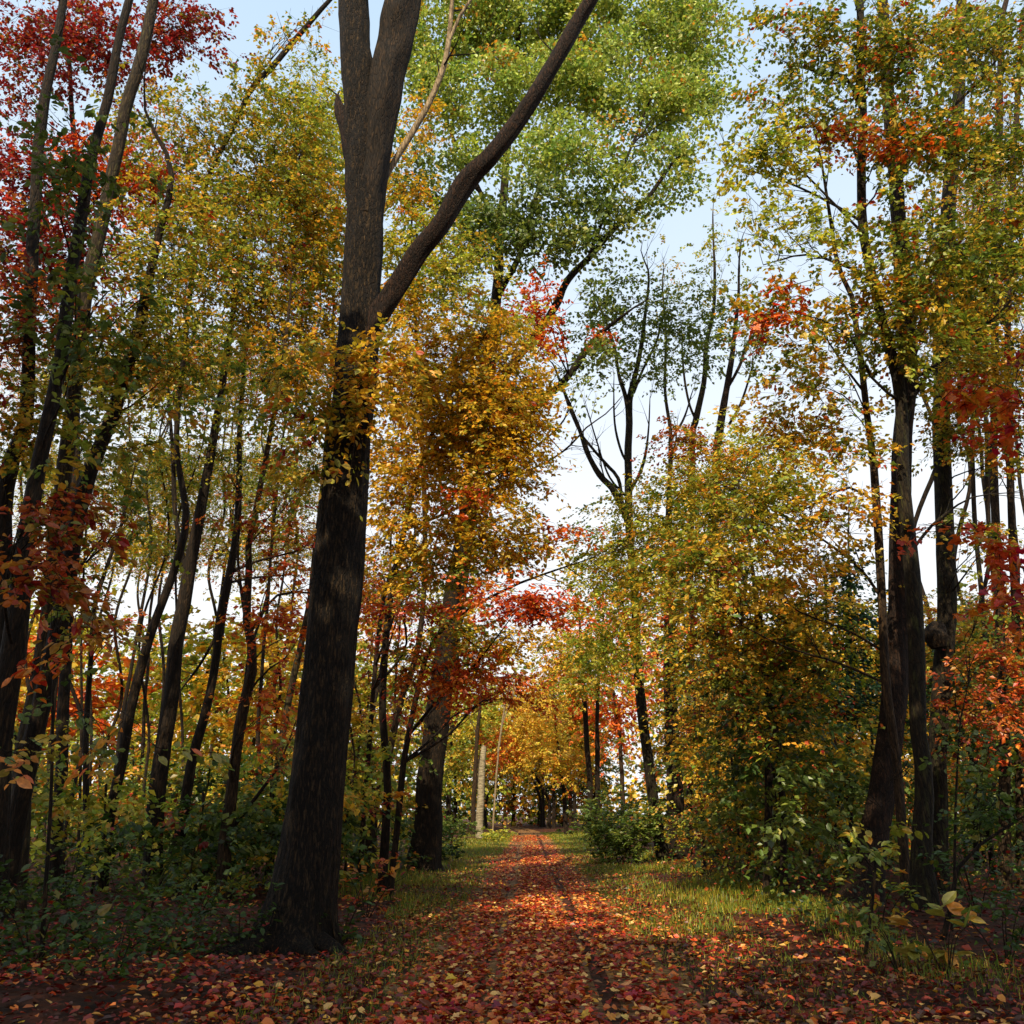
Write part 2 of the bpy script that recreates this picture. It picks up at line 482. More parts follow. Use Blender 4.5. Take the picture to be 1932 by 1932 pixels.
def tree(label, D, trunk, blobs=(), limbs=(), bark='dark', name='tree', cat='tree', group=None, leaf_parts=0, part_kind='oval',
         sides=10, barkd=0.0, flare=.25, crook=0.0, nbranch=3, Dtop=None, top=None, world=None, twigs=True, max_branch=8):
    """trunk / limbs: photo outlines (px, py, width); blobs: (px, py, D, rx, ry, cover, palette[, leaf length, style]) or world ('w', x, y, z, r, ...)."""
    if world is None:
        P, r = px_line(trunk, D, Dtop)
    else:
        P, r = np.array([p[:3] for p in world], float), np.array([p[3] for p in world], float)
    if P[0, 2] > -.1:                                            # carry the stem down to the ground
        dirn = P[1] - P[0]
        P0 = P[0] + dirn / max(dirn[2], .1) * (-.15 - P[0, 2]) * .9
        P0[2] = float(ground_z(P0[0], P0[1])) - .12
        P = np.concatenate([[P0], P]); r = np.concatenate([[r[0] * 1.05], r])
    else:
        P[0, 2] = float(ground_z(P[0, 0], P[0, 1])) - .12
    fine_top = False
    if top is None and world is None and r[-1] < .12 and 'snag' not in name:
        v = norm((P[-1] - P[-2])[None])[0]; le = min(3.0, .6 + 30 * r[-1])
        P = np.concatenate([P, [P[-1] + v * le * .5 + rng.normal(0, .10 * le, 3) * [1, 1, .3], P[-1] + v * le + rng.normal(0, .2 * le, 3) * [1, 1, .3]]])
        r = np.concatenate([r, [r[-1] * .5, .005]]); fine_top = True
    if top is not None:                                          # stem runs on above the last outline point
        v = norm((P[-1] - P[-2])[None])[0]
        P = np.concatenate([P, [P[-1] + v * top * .5 + np.array([.1, 0, 0]), P[-1] + v * top + np.array([0, .2, 0])]])
        r = np.concatenate([r, [r[-1] * .65, .012]])
    org = np.array([P[0, 0], P[0, 1], float(ground_z(P[0, 0], P[0, 1]))])
    root = thing(name, label, cat, org, group)
    H = np.linalg.norm(np.diff(P, axis=0), axis=1).sum()
    seed = int(rng.integers(1e6))
    nz = int(H / .045) if barkd else max(8, int(H / .5))
    Q, rq = spline(P, r, nz)
    if not barkd:
        Q = Q + (np.stack([noise3(np.stack([Q[:, 2] * .8, Q[:, 2] * 0 + s, Q[:, 2] * 0 + seed % 97], -1), 3) for s in (1.5, 7.5, 0)], -1) - .5) * [.5, .5, 0] * np.minimum(rq, .1)[:, None] * 2
    if crook:
        zz = Q[:, 2:3] * .28
        Q = Q + (np.concatenate([noise3(np.concatenate([zz, zz * 0 + seed % 89, zz * 0 + k], 1), 5)[:, None] for k in (.3, 9.3)] + [zz * 0 + .5], 1) - .5) * [crook, crook, 0] * np.clip(Q[:, 2:3] / 4, 0, 1)
    V, F, T3 = tube(Q, rq, sides, .10, seed, barkd, flare)
    a = Acc(); a.add(V, F, T3)
    link('trunk', a.mesh('trunk', BARK[bark], org, smooth=not barkd or True), root)
    skelP, skelR = [Q], [rq]
    twl = Acc()
    if fine_top: limbs = list(limbs) + [dict(world=(Q[int(nz * .62):], rq[int(nz * .62):]), twigs=9)]
    for lb in limbs:
        lb = dict(lb) if isinstance(lb, dict) else dict(pts=lb)
        if 'world' in lb:
            Ql, rql = lb['world']
        else:
            Pl, rl = px_line(lb['pts'], lb.get('D', D), lb.get('Dtop'))
            if rl[-1] > .012 and lb.get('name', 'branch') == 'branch':       # run out to a fine tip
                v = norm((Pl[-1] - Pl[-2])[None])[0]; le = min(1.6, 26 * rl[-1])
                Pl = np.concatenate([Pl, [Pl[-1] + v * le * .5 + rng.normal(0, .08 * le, 3), Pl[-1] + v * le + rng.normal(0, .2 * le, 3)]])
                rl = np.concatenate([rl, [rl[-1] * .5, .004]])
            n = max(8, int(np.linalg.norm(np.diff(Pl, axis=0), axis=1).sum() / (.06 if lb.get('bark') else .25)))
            Ql, rql = spline(Pl, rl, n)
            V, F, T3 = tube(Ql, rql, lb.get('sides', 8), .22, seed + len(skelP), lb.get('bark', 0), 0)
            b = Acc(); b.add(V, F, T3)
            o = link(lb.get('name', 'branch'), b.mesh('branch', BARK[lb.get('mat', bark)], org), root)
            if 'label' in lb: o['label'] = lb['label']
            skelP.append(Ql); skelR.append(rql)
        Ll = np.linalg.norm(np.diff(Ql, axis=0), axis=1).sum()
        for q in range(lb.get('twigs', 6)):
            j = min(len(Ql) - 1, int(len(Ql) * (.35 + .65 * rng.random())))
            v = norm((Ql[min(j + 1, len(Ql) - 1)] - Ql[j - 1])[None])[0]
            l2 = min(.3 * Ll, .5 + 1.3 * rng.random())
            v2 = norm((v + rng.normal(0, .55, 3))[None])[0]; v3 = norm((v2 + rng.normal(0, .4, 3) + [0, 0, .25])[None])[0]
            Q2, r2 = spline(np.array([Ql[j], Ql[j] + v2 * l2 * .5, Ql[j] + v2 * l2 * .5 + v3 * l2 * .5]), np.array([min(.5 * rql[j] + .003, .02), .007, .0035]), 6)
            V, F, T3 = tube(Q2, r2, 4, 0, 0, 0, 0, False)
            twl.add(V, F, T3)
            if rng.random() < .7:
                v4 = norm((v2 + rng.normal(0, .6, 3))[None])[0]
                V, F, T3 = tube(*spline(np.array([Q2[2], Q2[2] + v4 * l2 * .3, Q2[2] + v4 * l2 * .5 + [0, 0, .1 * l2]]), np.array([.006, .005, .003]), 4), 3, 0, 0, 0, 0, False)
                twl.add(V, F, T3)
    # branches that carry the foliage
    tw = twl; nb_obj = 0
    leaves = []; twS, twE = [], []
    for b in blobs:
        if b[0] == 'w':
            _, x, y, z, rx, ry, rz, cov, pal = b[:9]; rest = b[9:]
            c = np.array([x, y, z], float); rad = np.array([rx, ry, rz], float)
        else:
            px, py, bd, rx, ry, cov, pal = b[:7]; rest = b[7:]
            c = at(px, py, bd); k = axis_depth(c) / FPX
            rad = np.array([rx * k, max(.5, .7 * (rx + ry) / 2 * k), ry * k])
        L = rest[0] if len(rest) > 0 and rest[0] else .1
        style = rest[1] if len(rest) > 1 else 'spray'
        SP, SR = np.concatenate(skelP), np.concatenate(skelR)
        nb = nbranch if max(rad) > .7 else 1
        for q in range(nb):
            e = c + norm(rng.normal(size=(1, 3)))[0] * rad * .55
            hd = np.linalg.norm(SP[:, :2] - e[:2], axis=1)
            cost = np.abs(SP[:, 2] - (e[2] - .55 * hd)) + .6 * hd + np.where(SP[:, 2] < .8, 5, 0)
            i = int(np.argmin(cost))
            s = SP[i]; ln = np.linalg.norm(e - s)
            if ln < .25: continue
            m = s + (e - s) * .5 + np.array([0, 0, .10 * ln]) + rng.normal(0, .07 * ln, 3)
            r0 = min(SR[i] * .6, .006 + .0085 * ln)
            Qb, rb = spline(np.array([s, (s + m) / 2 + rng.normal(0, .03 * ln, 3), m, e]), np.array([r0, r0 * .85, r0 * .6, .004]), max(6, int(ln / .3)))
            V, F, T3 = tube(Qb, rb, 6 if r0 > .02 else 4, .1, seed + q, 0, 0, True)
            if r0 > .014 and nb_obj < max_branch:
                bb = Acc(); bb.add(V, F, T3)
                link('branch', bb.mesh('branch', BARK[bark], org), root); nb_obj += 1
            else:
                tw.add(V, F, T3)
            skelP.append(Qb); skelR.append(rb)
            for s2 in range((4 if D < 17 else 3) if world is None else 1):
                j = int(len(Qb) * (.35 + .6 * rng.random())); j = min(j, len(Qb) - 1)
                e2 = c + in_ball(1, .4)[0] * rad * .9
                l2 = np.linalg.norm(e2 - Qb[j])
                if l2 < .2: continue
                m2 = (Qb[j] + e2) / 2 + rng.normal(0, .08 * l2, 3) + [0, 0, .05 * l2]
                Q2, r2 = spline(np.array([Qb[j], m2, e2]), np.array([max(.004, rb[j] * .6), .005, .003]), max(4, int(l2 / .6)))
                V, F, T3 = tube(Q2, r2, 3, 0, 0, 0, 0, False)
                tw.add(V, F, T3)
                skelP.append(Q2); skelR.append(r2)
        a_leaf = .20 * L * L
        n = int(cov * math.pi * rad[0] * rad[2] / a_leaf)
        lf = clump_leaves(c, rad, n, L, pal, cr=.75 if L < .2 else 1.1) if style == 'clump' else spray_leaves(c, rad, n, L, pal, hard=style == 'hard')
        lf['pal'] = np.full(len(lf['B']), list(PAL).index(pal))
        leaves.append(lf)
        if twigs and style == 'spray':
            SPa = np.concatenate(skelP[1:] if len(skelP) > 1 else skelP)
            Pp = lf['P'][:340]
            d2 = ((Pp[:, None] - SPa[None, ::2]) ** 2).sum(-1)
            j = d2.argmin(1) * 2
            ok = d2.min(1) < 2.6
            twS += [SPa[j[ok]], Pp[ok]]; twE += [Pp[ok], lf['E'][:340][ok]]
    if twS:
        S, E = np.concatenate(twS), np.concatenate(twE)
        V, F = rods(S, E, np.full(len(S), .0042), np.full(len(S), .0022), 3)
        tw.add(V, F)
    if tw.n:
        link('twigs', tw.mesh('twigs', BARK[bark], org), root, 'stuff')
    if leaves:
        cat_ = {k: np.concatenate([l[k] for l in leaves]) for k in ('B', 'T', 'N', 'L', 'W', 'C', 'ci', 'pal')}
        use = np.ones(len(cat_['B']), bool)
        low = cat_['B'][:, 2] < .1
        use &= ~low
        if leaf_parts:
            x, y, z = project(cat_['B'])
            vis = (x > 0) & (x < REF) & (y > 0) & (y < REF) & (z > .5) & use
            sz = np.where(vis, cat_['L'] / np.maximum(z, .5), 0)
            idx = np.argsort(-sz)[:leaf_parts]
            idx = idx[sz[idx] > 0]
            pn = list(PAL)
            for i in idx:
                leaf_part(root, org, cat_['B'][i], cat_['T'][i], cat_['N'][i], cat_['L'][i] * 1.12, leaf_me(part_kind, pn[cat_['pal'][i]], cat_['ci'][i]))
            use[idx] = False
            STAT['parts'] += len(idx)
        near = D < 12.4 if world is None else False
        V, F, C = leaf_mesh_arrays(*[cat_[k][use] for k in ('B', 'T', 'N', 'L', 'W', 'C')], OVAL if near else DIAM)
        link('foliage', mesh_from('foliage', V - org, F, LEAF, C), root, 'stuff')
        STAT['leaves'] += int(use.sum()); STAT['tris'] += int(use.sum()) * (4 if near else 2)
    return root

# ------------------------------------------------------------------ ground, path
def grid_mesh(name, xs, ys, zf, mat):
    X, Y = np.meshgrid(xs, ys)
    V = np.stack([X, Y, zf(X, Y)], -1).reshape(-1, 3)
    nx = len(xs); i = np.arange(len(ys) - 1)[:, None] * nx + np.arange(nx - 1)[None]
    F = np.stack([i, i + 1, i + nx + 1, i + nx], -1).reshape(-1, 4)
    return mesh_from(name, V, [F], mat, smooth=True)

def ground_mat(name, cols, scale, bump):
    m, nt, out = new_mat(name)
    L = nt.links.new
    tc = N(nt, 'ShaderNodeTexCoord')
    n1 = N(nt, 'ShaderNodeTexNoise'); n1.inputs['Scale'].default_value = scale; n1.inputs['Detail'].default_value = 9; n1.inputs['Roughness'].default_value = .7
    v = N(nt, 'ShaderNodeTexVoronoi'); v.inputs['Scale'].default_value = 13.0
    L(tc.outputs['Object'], n1.inputs[0]); L(tc.outputs['Object'], v.inputs[0])
    cr = N(nt, 'ShaderNodeValToRGB'); e = cr.color_ramp.elements
    e[0].position, e[0].color = .32, (*lin(cols[0]), 1)
    e[1].position, e[1].color = .70, (*lin(cols[2]), 1)
    k = cr.color_ramp.elements.new(.5); k.color = (*lin(cols[1]), 1)
    L(n1.outputs[0], cr.inputs[0])
    hs = N(nt, 'ShaderNodeMix', data_type='RGBA', blend_type='OVERLAY'); hs.inputs[0].default_value = .55
    bw = N(nt, 'ShaderNodeSeparateColor'); L(v.outputs['Color'], bw.inputs[0])
    L(cr.outputs[0], hs.inputs[6]); L(bw.outputs[0], hs.inputs[7])
    bs = N(nt, 'ShaderNodeBsdfPrincipled'); bs.inputs['Roughness'].default_value = .9; bs.inputs['Specular IOR Level'].default_value = .15
    L(hs.outputs[2], bs.inputs['Base Color'])
    bp = N(nt, 'ShaderNodeBump'); bp.inputs['Strength'].default_value = bump; bp.inputs['Distance'].default_value = .04
    L(n1.outputs[0], bp.inputs['Height']); L(bp.outputs[0], bs.inputs['Normal']); L(bs.outputs[0], out.inputs[0])
    return m

def graded(lo, hi, n, c, p=2.2):
    t = np.linspace(-1, 1, n)
    s = np.sign(t) * np.abs(t) ** p
    return np.where(s < 0, c + s * (c - lo), c + s * (hi - c))

M_FLOOR = ground_mat('forest_floor', ((26, 17, 10), (58, 32, 18), (92, 44, 24)), 2.2, .8)
M_PATH = ground_mat('path_dirt', ((74, 50, 28), (112, 80, 46), (142, 108, 68)), 1.1, .4)
ground = link('ground', grid_mesh('ground', graded(-700, 700, 170, 0, 2.6), graded(-500, 900, 200, 14, 2.6), ground_z, M_FLOOR), None, 'structure')
py_ = np.concatenate([np.linspace(-6, 60, 300), np.linspace(60.5, 125, 80)])
pu = np.linspace(-1, 1, 25)
PX = path_centre(py_)[:, None] + pu[None] * (1.35 + .28 * (n2(py_ * .9, py_ * 0 + 3, 8)[:, None] - .5) + .12 * (n2(py_[:, None] * 2.7, pu[None] * 0 + 9 + (pu[None] > 0) * 20, 9) - .5) * 2)
PY = np.repeat(py_[:, None], 25, 1)
PV = np.stack([PX, PY, ground_z(PX, PY) + .006], -1).reshape(-1, 3)
_i = np.arange(len(py_) - 1)[:, None] * 25 + np.arange(24)[None]
path = link('path', mesh_from('path', PV, [np.stack([_i, _i + 1, _i + 26, _i + 25], -1).reshape(-1, 4)], M_PATH, smooth=True), None, 'structure')

# ------------------------------------------------------------------ fallen leaves
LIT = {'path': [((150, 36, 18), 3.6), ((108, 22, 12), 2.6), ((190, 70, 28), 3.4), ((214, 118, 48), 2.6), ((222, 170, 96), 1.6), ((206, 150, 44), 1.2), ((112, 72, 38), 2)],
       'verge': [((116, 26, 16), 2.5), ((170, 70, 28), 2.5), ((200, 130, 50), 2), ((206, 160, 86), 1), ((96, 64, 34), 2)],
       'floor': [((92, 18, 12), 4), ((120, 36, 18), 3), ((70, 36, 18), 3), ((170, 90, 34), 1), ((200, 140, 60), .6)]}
def lit_cols(k, n):
    cs = np.array([c for c, w in LIT[k]], float); w = np.array([w for c, w in LIT[k]], float)
    return (lin(cs[rng.choice(len(cs), n, p=w / w.sum())]) * rng.normal(1, .2, (n, 1)).clip(.5, 1.5)).clip(.002, .8)

def scatter_y(n, y0, y1, p=1.0):
    u = rng.random(n)
    return y0 * (y1 / y0) ** (u ** p)

def litter(n, y0, y1, xfun, colk, lift=.012):
    y = scatter_y(n, y0, y1)
    x = path_centre(y) + xfun(n)
    return x, y
def keep_path(x, y):
    d = np.abs(x - path_centre(y))
    rut = np.exp(-((d - .54) / .17) ** 2)
    patch = n2(x * 1.1, y * .7, 21)
    return rng.random(len(x)) < np.clip(1.0 - .78 * rut - .3 * (patch < .42) - .45 * (d > 1.25), .06, 1)
XS, YS, CS = [], [], []
x, y = litter(56000, 6.3, 70, lambda n: rng.normal(0, 1, n).clip(-2.2, 2.2) * .74, 'path'); k = keep_path(x, y) & ((rng.random(len(x)) < .22) | (np.abs(y - 52 - 1.5 * np.sin(x * 2)) > 5)); x, y = x[k], y[k]  # litter thinned in one band: bare pale dirt stands in for a sunlit patch
XS.append(x); YS.append(y); CS.append(lit_cols('path', len(x)))
x, y = litter(20000, 6.3, 50, lambda n: (1.0 + np.abs(rng.normal(0, 1.5, n))) * np.where(rng.random(n) < .5, 1, -1), 'verge')
k = rng.random(len(x)) < np.clip(.1 + 1.3 * (n2(x * .55, y * .4, 31) - .36) + .3 * np.exp(-(y - 6) / 2.0), .05, 1); x, y = x[k], y[k]
XS.append(x); YS.append(y); CS.append(lit_cols('verge', len(x)))
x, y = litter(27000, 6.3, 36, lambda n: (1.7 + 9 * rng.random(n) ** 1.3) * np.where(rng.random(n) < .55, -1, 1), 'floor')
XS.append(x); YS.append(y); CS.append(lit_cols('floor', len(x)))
x, y = litter(11000, 6.0, 13, lambda n: (1.3 + 5.5 * rng.random(n)) * np.where(rng.random(n) < .6, -1, 1), 'path')
k = rng.random(len(x)) < np.clip(.35 + 1.2 * (n2(x * .8, y * .8, 71) - .35), .15, 1); x, y = x[k], y[k]
XS.append(x); YS.append(y); CS.append(lit_cols('path', len(x)))
X, Y, C = np.concatenate(XS), np.concatenate(YS), np.concatenate(CS)
n = len(X)
Zg = ground_z(X, Y)
B = np.stack([X, Y, Zg + .018 + .035 * rng.random(n) ** 2], -1)
th = rng.random(n) * 2 * np.pi
T = norm(np.stack([np.cos(th), np.sin(th), rng.normal(.05, .22, n)], -1))
Nn = norm(np.array([0, 0, 1]) + rng.normal(0, .38, (n, 3)))
Ln = rng.normal(.064, .02, n).clip(.03, .12)
B -= T * (Ln * .5)[:, None]
B[:, 2] = np.maximum(B[:, 2], ground_z(B[:, 0], B[:, 1]) + .014)
CURL = (OVAL[0] * [1, 1, 1] + np.array([[0, 0, .10], [0, 0, .12], [0, 0, .10], [0, 0, .12], [0, 0, .10], [0, 0, .12]]) * 1.0, OVAL[1])
# the largest ones in view are leaves of their own
fx, fy, fz = project(B)
onpath = np.abs(X - path_centre(Y)) < 1.25
vis = (fx > 0) & (fx < REF) & (fy < REF) & onpath
sz = np.where(vis, Ln / fz, 0)
idx = np.argsort(-sz)[:300]
FM = {}
litter_cols = [c for c, w in LIT['path']]
for i in idx:
    j = int(np.argmin([np.abs(lin(c) - C[i]).sum() for c in litter_cols])); kd = 'maple' if rng.random() < .6 else 'oval'
    if (j, kd) not in FM:
        FM[(j, kd)] = leaf_object_mesh(kd, make_leaf_mat('fallen_leaf', lin(litter_cols[j]), .1))
    leaf_part(path, np.zeros(3), B[i] + [0, 0, .01], T[i], Nn[i], Ln[i] * 1.15, FM[(j, kd)])
use = np.ones(n, bool); use[idx] = False
nr = use & (Y < 9.5)
V, F, Cc = leaf_mesh_arrays(B[nr], T[nr], Nn[nr], Ln[nr], Ln[nr] * .72, C[nr], CURL)
use &= ~nr
V2, F2, C2 = leaf_mesh_arrays(B[use], T[use], Nn[use], Ln[use] * 1.1, Ln[use] * .7, C[use], DIAM)
F = F + [f + len(V) for f in F2]; V = np.concatenate([V, V2]); Cc = np.concatenate([Cc, C2])
o = link('fallen_leaves', mesh_from('fallen_leaves', V, F, LITTER, Cc), None, 'stuff')
o['label'] = 'red and tan fallen leaves strewn over the path and forest floor'; o['category'] = 'leaf litter'

# ------------------------------------------------------------------ grass on the verges
GR = [((136, 132, 36), 3), ((166, 146, 44), 1.8), ((106, 124, 34), 3.4), ((80, 106, 30), 3), ((146, 98, 38), .8)]
def grass(n, y0, y1, xlo, xhi, h0, h1, dens_seed, greener=False):
    y = scatter_y(n, y0, y1); s = np.where(rng.random(n) < .5, -1, 1)
    x = path_centre(y) + s * (xlo + (xhi - xlo) * rng.random(n) ** 1.15)
    d = np.abs(x - path_centre(y))
    pn = n2(x * .9, y * .5, dens_seed)
    k = rng.random(n) < np.maximum(np.clip(2.2 * (pn - .25), .06, 1), np.where(d < 2.9, .5, 0)) * np.clip((d - xlo) / .3, .2, 1)
    k &= ~((x < 0) & (y < 18) & (d > 2.4 + .25 * (pn - .5)))
    return x[k], y[k], pn[k]
x, y, pn = grass(140000, 6.3, 80, 1.12, 4.6, .06, .2, 41)
k_ = rng.random(len(x)) < np.clip((y - 6) / 8.0, .4, 1); x, y, pn = x[k_], y[k_], pn[k_]
n = len(x)
h = np.clip(y / 14, .75, 1) * (.032 + .085 * rng.random(n) ** 1.5 * (.5 + pn)) * np.clip(.75 + (np.abs(x - XC) - 1.3) * .35, .7, 1.8)
B = np.stack([x, y, ground_z(x, y)], -1)
th = rng.random(n) * 2 * np.pi
lean = np.stack([np.cos(th), np.sin(th), np.zeros(n)], -1) * (h * rng.random(n) * 1.3)[:, None]
sd_ = np.stack([-np.sin(th), np.cos(th), np.zeros(n)], -1) * (.0024 + y * .0002)[:, None]
up = np.array([0, 0, 1.0])
V = np.stack([B - sd_, B + sd_, B + lean * .35 + up * (h * .6)[:, None] + sd_ * .7, B + lean * .35 + up * (h * .6)[:, None] - sd_ * .7, B + lean + up * h[:, None]], 1).reshape(-1, 3)
i5 = np.arange(n)[:, None] * 5
cs = np.array([c for c, w in GR], float); w = np.array([w for c, w in GR]); w = w / w.sum()
gc = lin(cs[rng.choice(len(cs), n, p=w)]) * rng.normal(1, .18, (n, 1)).clip(.5, 1.5)
o = link('grass', mesh_from('grass', V, [i5 + np.array([[0, 1, 2, 3]]), i5 + np.array([[3, 2, 4]])], GRASS, np.repeat(gc.clip(0, 1), 5, 0)), None, 'stuff')
o['label'] = 'short olive grass growing on both verges of the leafy path'; o['category'] = 'grass'

# ------------------------------------------------------------------ low growth on the forest floor
def undergrowth(n, y0, y1, x0, x1, side, pal):
    y = scatter_y(n, y0, y1); x = path_centre(y) + side * (x0 + (x1 - x0) * rng.random(n))
    pn = n2(x * .7, y * .6, 51)
    k = rng.random(n) < np.clip(2.4 * (pn - .38), 0, 1)
    x, y = x[k], y[k]; m = len(x)
    B = np.stack([x, y, ground_z(x, y) + .04 + .7 * rng.random(m) ** 1.8], -1)
    T = norm(rng.normal(size=(m, 3)) * [1, 1, .4]); Nn = norm(np.array([0, 0, 1]) + rng.normal(0, .5, (m, 3)))
    C, _ = pick_cols(pal, m)
    L = rng.normal(.085, .02, m).clip(.04, .14)
    return B, T, Nn, L, L * .6, C
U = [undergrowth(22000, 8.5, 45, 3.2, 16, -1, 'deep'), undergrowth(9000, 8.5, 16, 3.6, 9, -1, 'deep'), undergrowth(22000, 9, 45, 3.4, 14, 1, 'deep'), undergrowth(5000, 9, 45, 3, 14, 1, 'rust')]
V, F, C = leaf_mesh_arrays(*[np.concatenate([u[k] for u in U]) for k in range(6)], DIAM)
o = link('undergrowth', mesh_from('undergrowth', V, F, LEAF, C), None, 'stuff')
o['label'] = 'low dark green undergrowth covering the forest floor beside the path'; o['category'] = 'undergrowth'

# ------------------------------------------------------------------ shrubs and young plants
def shrub(label, px, py, h, rw, pal, D=None, n=None, L=.09, leaf_parts=24, kind='oval', stems=5, group=None, name='shrub', cat='shrub', dens=1.0):
    if D is None:
        d = FWD + RGT * (px - 966) / FPX + UPV * (966 - py) / FPX
        p = CAM + d * (-CAM[2] / d[2])
    else:
        p = at(px, py, D)
    p[2] = float(ground_z(p[0], p[1]))
    root = thing(name, label, cat, p, group)
    n = n or int(dens * 190 * h * rw / (L / .09) ** 2)
    a = Acc()
    P, E = [], []
    for s in range(stems):
        th = rng.random() * 6.28; rr = rw * (.35 + .5 * rng.random())
        e = p + [math.cos(th) * rr, math.sin(th) * rr, h * (.65 + .35 * rng.random())]
        Q, r = spline(np.array([p + [math.cos(th) * .03, math.sin(th) * .03, -.03], (p + e) / 2 + [0, 0, .15 * h], e]), np.array([.006 + .005 * h, .005 + .002 * h, .002]), 8)
        V, F, T3 = tube(Q, r, 4, 0)
        b = Acc(); b.add(V, F, T3)
        link('stem', b.mesh('stem', BARK['brown'], p), root)
        P.append(Q[2:])
    SPa = np.concatenate(P)
    per = 7; K = max(3, n // per)
    c = SPa[rng.integers(len(SPa), size=K)] + rng.normal(0, .16 * rw, (K, 3)) * [1, 1, .8]
    c[:, 2] = np.maximum(c[:, 2], p[2] + .08 * h)
    out = norm((c - p) * [1, 1, .2] + rng.normal(0, .2, (K, 3)))
    g = np.repeat(np.arange(K), per); m = len(g)
    az = rng.random(m) * 6.28
    T = norm(out[g] * .6 + np.stack([np.cos(az), np.sin(az), rng.normal(-.1, .25, m)], -1))
    B = c[g] + rng.normal(0, .03, (m, 3)) + out[g] * (rng.random(m) * .15)[:, None]
    Nn = norm(np.array([0, 0, 1]) + rng.normal(0, .4, (m, 3)))
    C, ci = pick_cols(pal, m, g)
    ln = L * rng.normal(1, .22, m).clip(.5, 1.5)
    use = np.ones(m, bool)
    if leaf_parts:
        x, y, z = project(B)
        sz = np.where((x > 0) & (x < REF) & (y > 0) & (y < REF), ln / z, 0)
        idx = np.argsort(-sz - .3 * sz * (B[:, 2] - p[2]) / h)[:leaf_parts]
        for i in idx:
            leaf_part(root, p, B[i], T[i], Nn[i], ln[i] * 1.15, leaf_me(kind, pal, ci[i]))
        use[idx] = False; STAT['parts'] += len(idx)
    if use.any():
        V, F, Cc = leaf_mesh_arrays(B[use], T[use], Nn[use], ln[use], ln[use] * .62, C[use], OVAL)
        link('foliage', mesh_from('foliage', V - p, F, LEAF, Cc), root, 'stuff')
    V, F = rods(SPa[((c[:, None] - SPa[None]) ** 2).sum(-1).argmin(1)], c, np.full(K, .003), np.full(K, .0018), 3)
    tw = Acc(); tw.add(V, F)
    link('twigs', tw.mesh('twigs', BARK['brown'], p), root, 'stuff')
    return root
NAME = dict(yellow='yellow', gold='golden', mix='gold and green', lime='yellow green', orange='orange', olive='olive green', rust='rusty', deep='dark green', green='green')

# ================================================================== the big forked tree left of the path
F0 = 12.1
tree('huge dark furrowed tree forking high up, with one long slanting limb over the path', F0,
     [(552, 1800, 138), (563, 1740, 118), (586, 1600, 106), (606, 1400, 98), (630, 1150, 92), (650, 950, 86), (664, 780, 80), (676, 640, 76), (685, 500, 72), (688, 420, 70), (690, 350, 64)],
     blobs=[(672, 770, 11.5, 70, 110, 1.1, 'gold', .1), (590, 790, 11.8, 80, 110, .8, 'mix', .1), (730, 690, 11.4, 80, 70, .8, 'gold', .1), (520, 700, 12.5, 80, 80, .7, 'olive', .1),
            ('w', -2.0, 13, 21, 2.6, 2.6, 1.6, .35, 'gold', .13)],
     limbs=[dict(pts=[(687, 420, 60), (680, 330, 58), (676, 230, 57), (672, 120, 56), (667, 0, 52), (655, -150, 44), (640, -420, 22)], name='stem', bark=.016, sides=40, mat='oak'),
            dict(pts=[(692, 430, 56), (700, 330, 60), (715, 220, 62), (738, 110, 64), (760, 0, 60), (790, -150, 48), (830, -420, 24)], name='stem', bark=.016, sides=40, mat='dark'),
            dict(pts=[(672, 665, 66), (684, 640, 52), (712, 600, 42), (748, 540, 37), (788, 478, 36), (830, 425, 34), (878, 345, 36), (930, 288, 33), (985, 215, 30), (1040, 128, 29), (1085, 48, 27), (1120, -10, 25), (1180, -120, 16)], name='branch', bark=.013, sides=24, mat='red', Dtop=11.2, label='long bare reddish limb slanting up over the path'),
            dict(pts=[(705, 385, 9), (735, 320, 11), (775, 255, 12), (812, 190, 12), (838, 120, 11), (848, 60, 9), (856, -20, 7)], name='branch', mat='pale', D=12.3, label='thin pale bare branch beside the fork'),
            dict(pts=[(848, 76, 7), (868, 30, 6), (895, -10, 5)], name='branch', mat='pale', D=12.3),
            dict(pts=[(676, 290, 50), (656, 244, 36), (642, 208, 24), (637, 180, 7)], name='stub', mat='red', label='broken limb stub with torn reddish wood')],
     bark='oak', sides=84, barkd=.03, flare=.45, leaf_parts=220, nbranch=3)

big = [o for o in sc.objects if o.get('label', '').startswith('huge dark furrowed')][0]
bx, by, bz = big.location
for q, (a_, ln_) in enumerate([(-2.75, 1.0), (-2.0, 1.25), (-1.25, 1.1), (-.5, 1.2), (.35, .9), (3.0, 1.0)]):      # surface roots
    pts = []
    for t_ in (.25, .5, .75, 1.0, 1.25):
        x_, y_ = bx + math.cos(a_ + .25 * t_ * (-1) ** q) * ln_ * t_, by + math.sin(a_ + .25 * t_ * (-1) ** q) * ln_ * t_
        pts.append((x_, y_, float(ground_z(x_, y_)) + .16 * max(0, 1 - t_) ** 1.3 - .02 - .05 * (t_ > 1.1)))
    Q_, r_ = spline(np.array(pts), np.array([.19, .13, .085, .055, .03]), 16)
    V_, F_, T_ = tube(Q_, r_, 12, .25, q + 3)
    a2 = Acc(); a2.add(V_, F_, T_)
    link('root', a2.mesh('root', BARK['oak'], np.array([bx, by, bz])), big)

